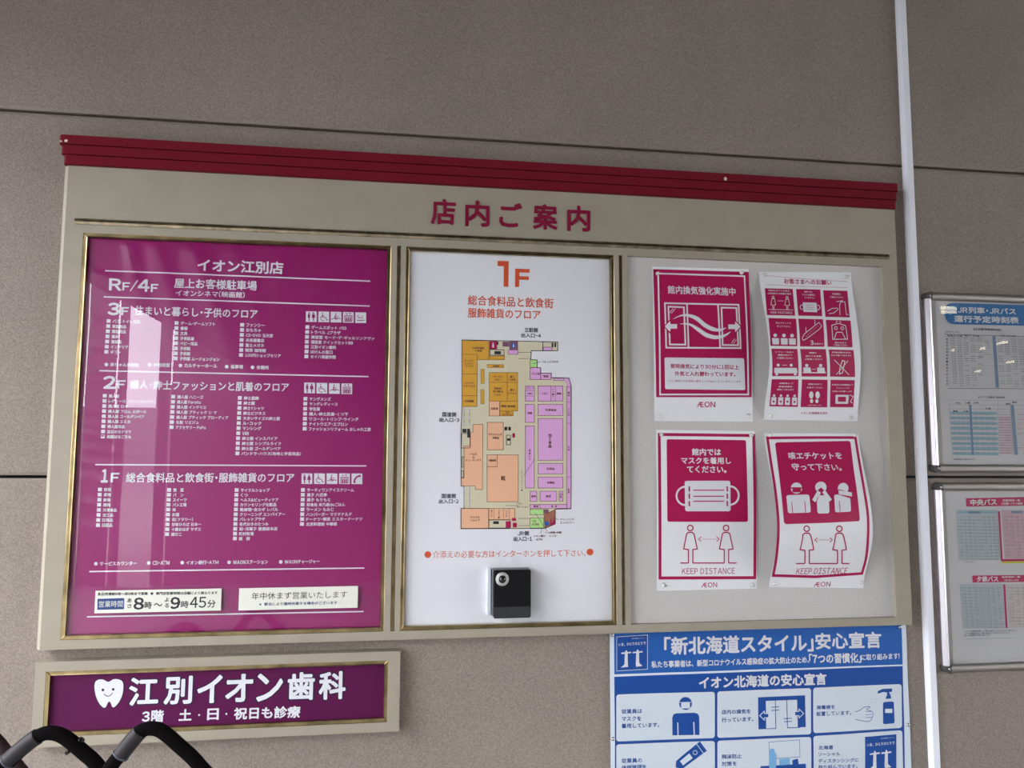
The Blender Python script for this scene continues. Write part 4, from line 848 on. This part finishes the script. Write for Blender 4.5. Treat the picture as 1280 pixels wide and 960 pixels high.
# ------------------------------------------------------------------ cable duct
cdx = xz([(1123, 0), (1132, 220), (1150, 630), (1163, 900)], WY-.014)[0]; cw = xz([(1133.2, 0), (1143.2, 240), (1160, 630), (1174.5, 900)], WY-.014)[0]-cdx
duct = thing('cable_duct', 'narrow white cable duct running up the wall right of guide board', 'cable duct', (cdx, WY, .02))
bm = bmesh.new(); prism(bm, [(cdx, WY), (cdx, WY-.008), (cdx+.006, WY-.014), (cdx+cw-.0015, WY-.014), (cdx+cw, WY-.0125), (cdx+cw, WY)], 'z', .02, 3.5); link('duct_cover', bm, M_pvc, duct)

# ------------------------------------------------------------------ timetable frames
def tframe(name, label, TL, BL, uR, y=WY-.016):
    p0, p1 = P(*TL, y), P(*BL, y); x0 = (p0.x+p1.x)/2; x1 = px(uR, 500, y); z1 = p0.z; z0 = p1.z
    t = thing(name, label, 'timetable frame', (x0, WY, z0)); rw = .021; R = .012
    def arc(a, b, n=8): return [(a+(b-a)*(.5-.5*math.cos(math.pi*i/n)), y+.003-.006*math.sin(math.pi*i/n)) for i in range(n+1)]
    for a, b in ((x0, x0+rw), (x1-rw, x1)):
        link('side_rail', prism(bmesh.new(), [(a, WY), (a, y+.006), (a+.001, y+.003), (a+.0085, y-.0018), (a+.0105, y-.0028), (a+.0125, y-.0022), (b-.001, y+.004), (b, y+.006), (b, WY)], 'z', z0+.017, z1-.017), M_chrome, t, False)
    for a, b in ((z0, z0+rw*.95), (z1-rw*.95, z1)):
        pr = [(WY, a)]+[(q[1], q[0]) for q in arc(a, b)]+[(WY, b)]
        link('cross_rail', prism(bmesh.new(), pr, 'x', x0+.014, x1-.014), M_satin, t, False)
    for cx, cz in ((x0, z0), (x0, z1), (x1, z0), (x1, z1)):
        sx = 1 if cx == x0 else -1; sz = 1 if cz == z0 else -1; bm = bmesh.new(); k = .0185; r = .013
        pts = [(cx+sx*k, cz), (cx+sx*k, cz+sz*k), (cx, cz+sz*k)]+[(cx+sx*(r-r*math.cos(math.radians(a_))), cz+sz*(r-r*math.sin(math.radians(a_)))) for a_ in (0, 18, 36, 54, 72, 90)]
        prism(bm, pts, 'y', y-.0045, WY); link('corner_cap', bm, mat('dark_corner_plastic', (.09, .085, .085), .22), t)
        c = Vector((cx+sx*.0135, 0, cz+sz*.011)); link('cap_screw', disc(bmesh.new(), c, .004, y-.006, y-.0044, 12, r2=.003), M_steel, t)
    link('backing_board', mkbox(x0+rw*.6, x1-rw*.6, WY-.006, WY, z0+rw*.6, z1-rw*.6), mat('frame_backing', (.40, .38, .355), .7), t)
    return t, x0, x1, z0, z1
t1, fx0, fx1, fz0, fz1 = tframe('timetable_frame', 'upper metal timetable frame with blue rounded heading at right edge', (1156, 364.5), (1166.8, 590.5), 1318)
t2, gx0, gx1, gz0, gz1 = tframe('timetable_frame', 'lower metal timetable frame with two red headings at right edge', (1168, 603.5), (1181.5, 842), 1330)
TY = WY-.0066
def tsheet(t, name, label, TL, BR, tint):
    a, b = P(*TL, TY), P(*BR, TY)
    o = thing(name, label, 'timetable', (a.x, TY, b.z)); paper('sheet', mat('timetable_paper', tint, .5), o, [(a.x, a.z), (b.x, a.z), (b.x, b.z), (a.x, b.z)], TY); return o
sh1 = tsheet(t1, 'train_timetable', 'white train timetable sheet inside the upper metal frame', (1169, 376.3), (1300, 582), (.50, .50, .505))
s = Sheet(TY-.0004)
s.rrect('b', [(1180, 378.5), (1291, 381.5), (1293, 407.5), (1182, 405.2)], 12, n=8)
s.text('w', 'JR列車・JRバス', 1197, 387.3, 1269.5, 7.6, v1=389.6, b=.045, k=2); s.text('w', '運行予定時刻表', 1192.8, 398.4, 1273, 8, v1=400.4, b=.045, k=2)
s.text('k', '【江別駅発車時刻表】', 1217, 411.4, 1251, 2.6, b=.03); s.text('k', '令和2年 ダイヤ改正', 1181, 414.5, 1199, 1.8)
rn = random.Random(3)
def num(): return '%d:%02d' % (rn.randint(6, 22), rn.randint(0, 59))
def rows(c, u0, u1, v0, v1, nr, nc, h, sl=.02, fill=.8, dx=0):
    for i in range(nr):
        for j in range(nc):
            if rn.random() > fill: continue
            v = v0+(v1-v0)*i/(nr-1); u = u0+(u1-u0)*j/nc + dx*i/(nr-1)
            s.text(c, num(), u, v+sl*(u-u0), u+(u1-u0)/nc*.66, h, k=3)
for a, b in (((1180.5, 417.8), (1290, 421)), ((1185, 485.3), (1290, 486))): s.line('k', [a, b], .5)
for i in range(24): v = 421+64*i/24; s.line('g', [(1181+i*.17, v), (1290, v+2.4-i*.07)], .25)
for u, tx in ((1184, '岩見沢 方面'), (1205, '旭川 方面'), (1250, '札幌・小樽 方面')): s.text('k', tx, u, 419.6, u+19, 1.8, b=.03)
vert('k', '岩見沢方面時刻一覧表平日土休日', 1183.5, 424, 4, 2.2, s, w_=2)
rows('k', 1188, 1204, 423, 482, 22, 2, 1.7, fill=.95, dx=3.5); rows('k', 1204, 1239, 423, 445, 9, 4, 1.7, fill=.7, dx=1); rows('k', 1205, 1222, 448, 481, 12, 2, 1.7, fill=.7, dx=2); rows('k', 1222, 1232, 447, 468, 6, 1, 1.7, fill=.7)
s.poly('b2', [(1240.3, 420), (1244.3, 420.2), (1248.7, 484.6), (1244.6, 484.5)], 2)
rows('k', 1246.5, 1290, 424, 482, 20, 5, 1.7, fill=.75, dx=4)
s.text('k', 'JRバス 江別駅前 発車時刻', 1222, 496.3, 1256, 2.4, b=.03)
for i in range(17):
    v = 514.5+54*i/17
    if i % 2 == 0: s.poly('c', [(1187.3+i*.23, v), (1246+i*.15, v+.6), (1246+i*.15, v+4), (1187.3+i*.23, v+3.4)])
    s.line('g', [(1187+i*.23, v), (1290, v+.9)], .25, 2)
    if i > 1: s.poly('p', [(1248+i*.12, v), (1262+i*.25, v+.2), (1262+i*.25, v+2.2), (1248+i*.12, v+2)])
for u, du in ((1186, 4.6), (1247, 2.2), (1262, 5), (1212, 3.5), (1290, 4)): s.line('g', [(u, 500.5), (u+du, 569)], .4, 2)
for v in (500, 506, 511): s.line('g', [(1186, v), (1290, v+1)], .35, 2)
s.poly('b2', [(1211, 506), (1214, 506), (1217.3, 568.8), (1214.3, 568.8)], 3); s.poly('b3', [(1263, 506), (1267, 506), (1272.3, 568.5), (1268, 568.5)], 3)
for u, v, tx in ((1194, 504, '平日'), (1206, 503.6, '土曜'), (1217, 503.6, '日祝'), (1191, 514, '野幌'), (1204, 514, '大麻'), (1232, 510.7, '札幌'), (1257, 505, '高砂'), (1265, 503, '厚別')): s.text('k', tx, u, v, u+6, 2, b=.04, k=4)
rows('n', 1190, 1212, 518, 566, 13, 4, 1.8, fill=.95, dx=3.5); rows('n', 1217, 1245, 518, 566, 13, 4, 1.8, fill=.9, dx=2.5); rows('n', 1249, 1262, 518, 566, 10, 2, 1.8, fill=.7, dx=2); rows('r', 1272, 1292, 518, 560, 8, 2, 1.8, fill=.7)
s.text('k', '※時刻は変更になる場合があります', 1191.5, 574, 1218, 1.7, b=.03)
INK = {'b': ('blue_heading', mat('faded_blue_ink', (.02, .14, .33), .5)), 'b2': ('blue_column', mat('steel_blue_ink', (.14, .22, .32), .5)), 'b3': ('blue_column', mat('steel_blue_ink', (.14, .22, .32), .5)), 'w': ('white_lettering', mat('heading_white', (.55, .57, .58), .5)), 'k': ('black_lettering', M_ink), 'g': ('ruled_lines', mat('grey_rule', (.26, .27, .28), .5)),
       'c': ('blue_stripes', mat('pale_cyan', (.22, .37, .44), .5)), 'p': ('pink_cells', mat('pale_pink', (.50, .32, .36), .5)), 'n': ('figures', mat('slate_ink', (.09, .12, .16), .5)), 'r': ('red_print', M_red), 'y': ('yellow_strip', mat('yellow_ink', (.5, .5, .04), .5))}
s.build(sh1, INK)
sh2 = tsheet(t2, 'bus_timetable', 'white bus timetable sheet inside the lower metal frame', (1181.5, 614.7), (1312, 830), (.50, .51, .52))
s = Sheet(TY-.0004)
s.poly('r', [(1207.2, 622.8), (1300, 621), (1300, 631.8), (1207.8, 633.3)]); s.text('w', '中央バス', 1213, 628, 1245.5, 7.6, v1=627.4, b=.05, k=2); s.text('w', '発車時刻一覧', 1253, 625.5, 1275, 2.6, b=.03, k=2); s.text('w', '江別駅・イオン前発', 1251.5, 629.5, 1278, 3, b=.03, k=2)
s.poly('r', [(1215.3, 719.5), (1300, 718.4), (1300, 727), (1215.8, 728.2)]); s.text('w', '夕鉄バス', 1221, 724, 1247.5, 6.6, v1=723.5, b=.05, k=2); s.text('w', '発車時刻一覧', 1252, 721.5, 1275, 2.3, b=.03, k=2); s.text('w', '江別・新さっぽろ', 1255, 725.3, 1273, 2.4, b=.03, k=2)
def grid(u0, u1, v0, v1, du, nr, nc, c):
    s.poly(c, [(u0, v0), (u1, v0-.3), (u1+du, v1), (u0+du, v1+.5)])
    for i in range(nr+1): v = v0+(v1-v0)*i/nr; s.line('g', [(u0+du*i/nr, v), (u1+du*i/nr, v-.2)], .28, 2)
    for j in range(nc+1): u = u0+(u1-u0)*j/nc; s.line('g', [(u, v0), (u+du, v1)], .28, 2)
grid(1195, 1246, 637.5, 700, 4, 15, 10, 'e'); grid(1252, 1290, 638, 698, 4, 15, 6, 'p'); grid(1199.5, 1253, 730.5, 785, 4.5, 14, 9, 'e'); grid(1258, 1292, 731, 784, 4, 14, 5, 'q')
s.poly('c', [(1197, 639), (1246, 638.5), (1246, 641.5), (1197, 642)], 3); s.poly('b2', [(1210, 639), (1225, 639), (1225, 641.8), (1210, 641.8)], 4); s.poly('b2', [(1264, 638.6), (1278, 638.6), (1278, 641.4), (1264, 641.4)], 4)
rows('n', 1197, 1246, 646, 698, 14, 8, 1.9, fill=.9, dx=3.5); rows('n', 1254, 1290, 646, 694, 12, 5, 1.9, fill=.8, dx=3.5); rows('n', 1202, 1253, 735, 783, 13, 7, 1.8, fill=.9, dx=4); rows('n', 1260, 1292, 735, 780, 12, 4, 1.8, fill=.75, dx=3)
s.poly('r', [(1247.3, 639), (1249.6, 639), (1253.2, 700), (1251, 700)], 3); s.poly('r', [(1253.8, 730.5), (1256.3, 730.5), (1259.3, 785), (1257, 785)], 3); s.poly('r', [(1251.5, 699), (1290, 698.5), (1290, 701.2), (1251.8, 701.8)], 3); s.poly('y', [(1252, 701.9), (1290, 701.4), (1290, 703.8), (1252.3, 704.4)], 3)
s.text('n', '※印は土曜・日曜・祝日運休', 1204, 702.5, 1217, 1.7); s.line('c', [(1208, 798.7), (1267, 797.3)], .6)
for i, v in enumerate((789, 791.8, 794.4)): s.text('n', '※ダイヤは道路状況等により遅れる場合がございますのでご了承ください' if i != 2 else '詳しくは各営業所までお問い合わせください', 1205.5, v, (1271, 1262, 1238)[i], 2, v1=v-.9, b=.03)
INK2 = dict(INK); INK2['e'] = ('pale_table', mat('pale_grey_cyan', (.38, .43, .45), .5)); INK2['p'] = ('pink_table', mat('pale_pink', (.50, .32, .36), .5)); INK2['q'] = ('rose_table', mat('rose_white', (.50, .44, .43), .5))
s.build(sh2, INK2)
GL = glass_mat('frame_film', 1.5, .0, wave=.03, wscale=5)
for t, a, b, c_, d in ((t1, fx0, fx1, fz0, fz1), (t2, gx0, gx1, gz0, gz1)):
    link('cover_film', mkbox(a+.014, b-.014, WY-.0098, WY-.0090, c_+.014, d-.014), GL, t)

# ------------------------------------------------------------------ folded handles in the foreground
HY = -.40
def handle(name, label, pts, sleeve, y=HY, r=.0112, extra=None):
    q = [P(u, v, y) for u, v in pts]
    def sm(q, n=8):
        out = []
        for i in range(len(q)-1):
            p0, p1, p2, p3 = q[max(i-1, 0)], q[i], q[i+1], q[min(i+2, len(q)-1)]
            for j in range(n):
                t_ = j/n; out.append(.5*((2*p1)+(p2-p0)*t_+(2*p0-5*p1+4*p2-p3)*t_*t_+(3*p1-p0-3*p2+p3)*t_**3))
        return out+[q[-1]]
    l0, l1 = q[0], q[-1]
    full = [Vector((l0.x-.10, y, .03)), Vector((l0.x-.10, y, l0.z-.35)), Vector((l0.x-.075, y, l0.z-.12))]+q+[Vector((l1.x+.075, y, l1.z-.10)), Vector((l1.x+.10, y, l1.z-.35)), Vector((l1.x+.10, y, .03))]
    t = thing(name, label, 'handle', (q[0].x, y, 0))
    link('bent_tube', tube(bmesh.new(), sm(full), r), mat('black_foam', (.0035, .0028, .003), .9, spec=.05), t, True)
    a = [P(u, v, y) for u, v in sleeve]
    link('grey_sleeve', tube(bmesh.new(), sm(a, 5), r*1.16, 18), mat('grey_rubber', (.022, .019, .023), .5), t, True)
    link('sleeve_collar', tube(bmesh.new(), [a[0], a[0]+(a[1]-a[0]).normalized()*.003], r*1.22, 18), mat('clear_collar', (.07, .075, .09), .25), t, True)
    for p in (full[0], full[-1]): link('rubber_foot', tube(bmesh.new(), [Vector((p.x, y, 0)), Vector((p.x, y, .05))], r*1.5), M_black, t, True)
    return t
h1 = handle('tubular_handle', 'black bent tubular handle with grey sleeve, nearest bottom left corner', [(-14, 975), (10, 953), (36, 929), (50, 919), (64, 916), (80, 921), (104, 940), (126, 962)], [(8, 952.5), (24, 938), (38, 926.5), (47, 920.5)])
h2 = handle('tubular_handle', 'black bent tubular handle overlapping the text line of the purple sign', [(132, 968), (150, 944), (170, 920), (178, 913), (190, 910.5), (203, 914.5), (224, 932), (252, 960)], [(150, 945), (160, 932), (169, 921), (175, 914.5)], y=-.46, r=.0108)
c = P(100, 924, HY); link('tube_button', tube(bmesh.new(), [P(97, 930, HY), P(103, 923.5, HY)], .005, 10), M_black, h1, True)
link('tube_button', tube(bmesh.new(), [P(88, 938, HY), P(82.5, 942, HY)], .003, 10), M_black, h1, True)
t = thing('tubular_handle', 'dark red-brown tube end at left edge behind the nearest black handle', 'handle', P(0, 940, HY+.08))
link('bent_tube', tube(bmesh.new(), [P(-30, 905, HY+.08), P(-12, 917, HY+.08), P(0, 930, HY+.08), P(14, 948, HY+.08), P(34, 972, HY+.08), P(60, 1010, HY+.08), Vector((P(60, 1010, HY+.08).x+.05, HY+.08, .8)), Vector((P(60, 1010, HY+.08).x+.05, HY+.08, 0))], .010), mat('dark_foam', (.02, .007, .009), .7), t, True)

# ------------------------------------------------------------------ lamps of the walkway (seen as glints in the film)
def lamp(u, v, L=.2, along='y'):
    d = P(u, v, 1.0); z = CZ-.05; k = (z-CH)/(d.z-CH); x = d.x*k; y = D-2.8*k
    t = thing('ceiling_lamp', 'short warm tube lamp under the dark walkway ceiling', 'lamp', (x, y, CZ), 'warm tube lamps under the walkway ceiling')
    a, b = (.03, L/2) if along == 'y' else (L/2, .03)
    link('lamp_housing', mkbox(x-a, x+a, y-b, y+b, z+.015, CZ), M_pvc, t)
    e = Vector((0, L/2-.01, 0)) if along == 'y' else Vector((L/2-.01, 0, 0)); c = Vector((x, y, z))
    link('lamp_tube', tube(bmesh.new(), [c-e, c+e], .013, 10), mat('warm_tube', (1, .90, .66), .5, emit=16), t)
lamp(1190, 384.5, .16, 'x'); lamp(1190, 389.5, .16, 'x'); lamp(1257, 428, .16); lamp(1232, 434.5, .09); lamp(1194.5, 437, .06); lamp(1266, 452, .14); lamp(1225.5, 464, .14)
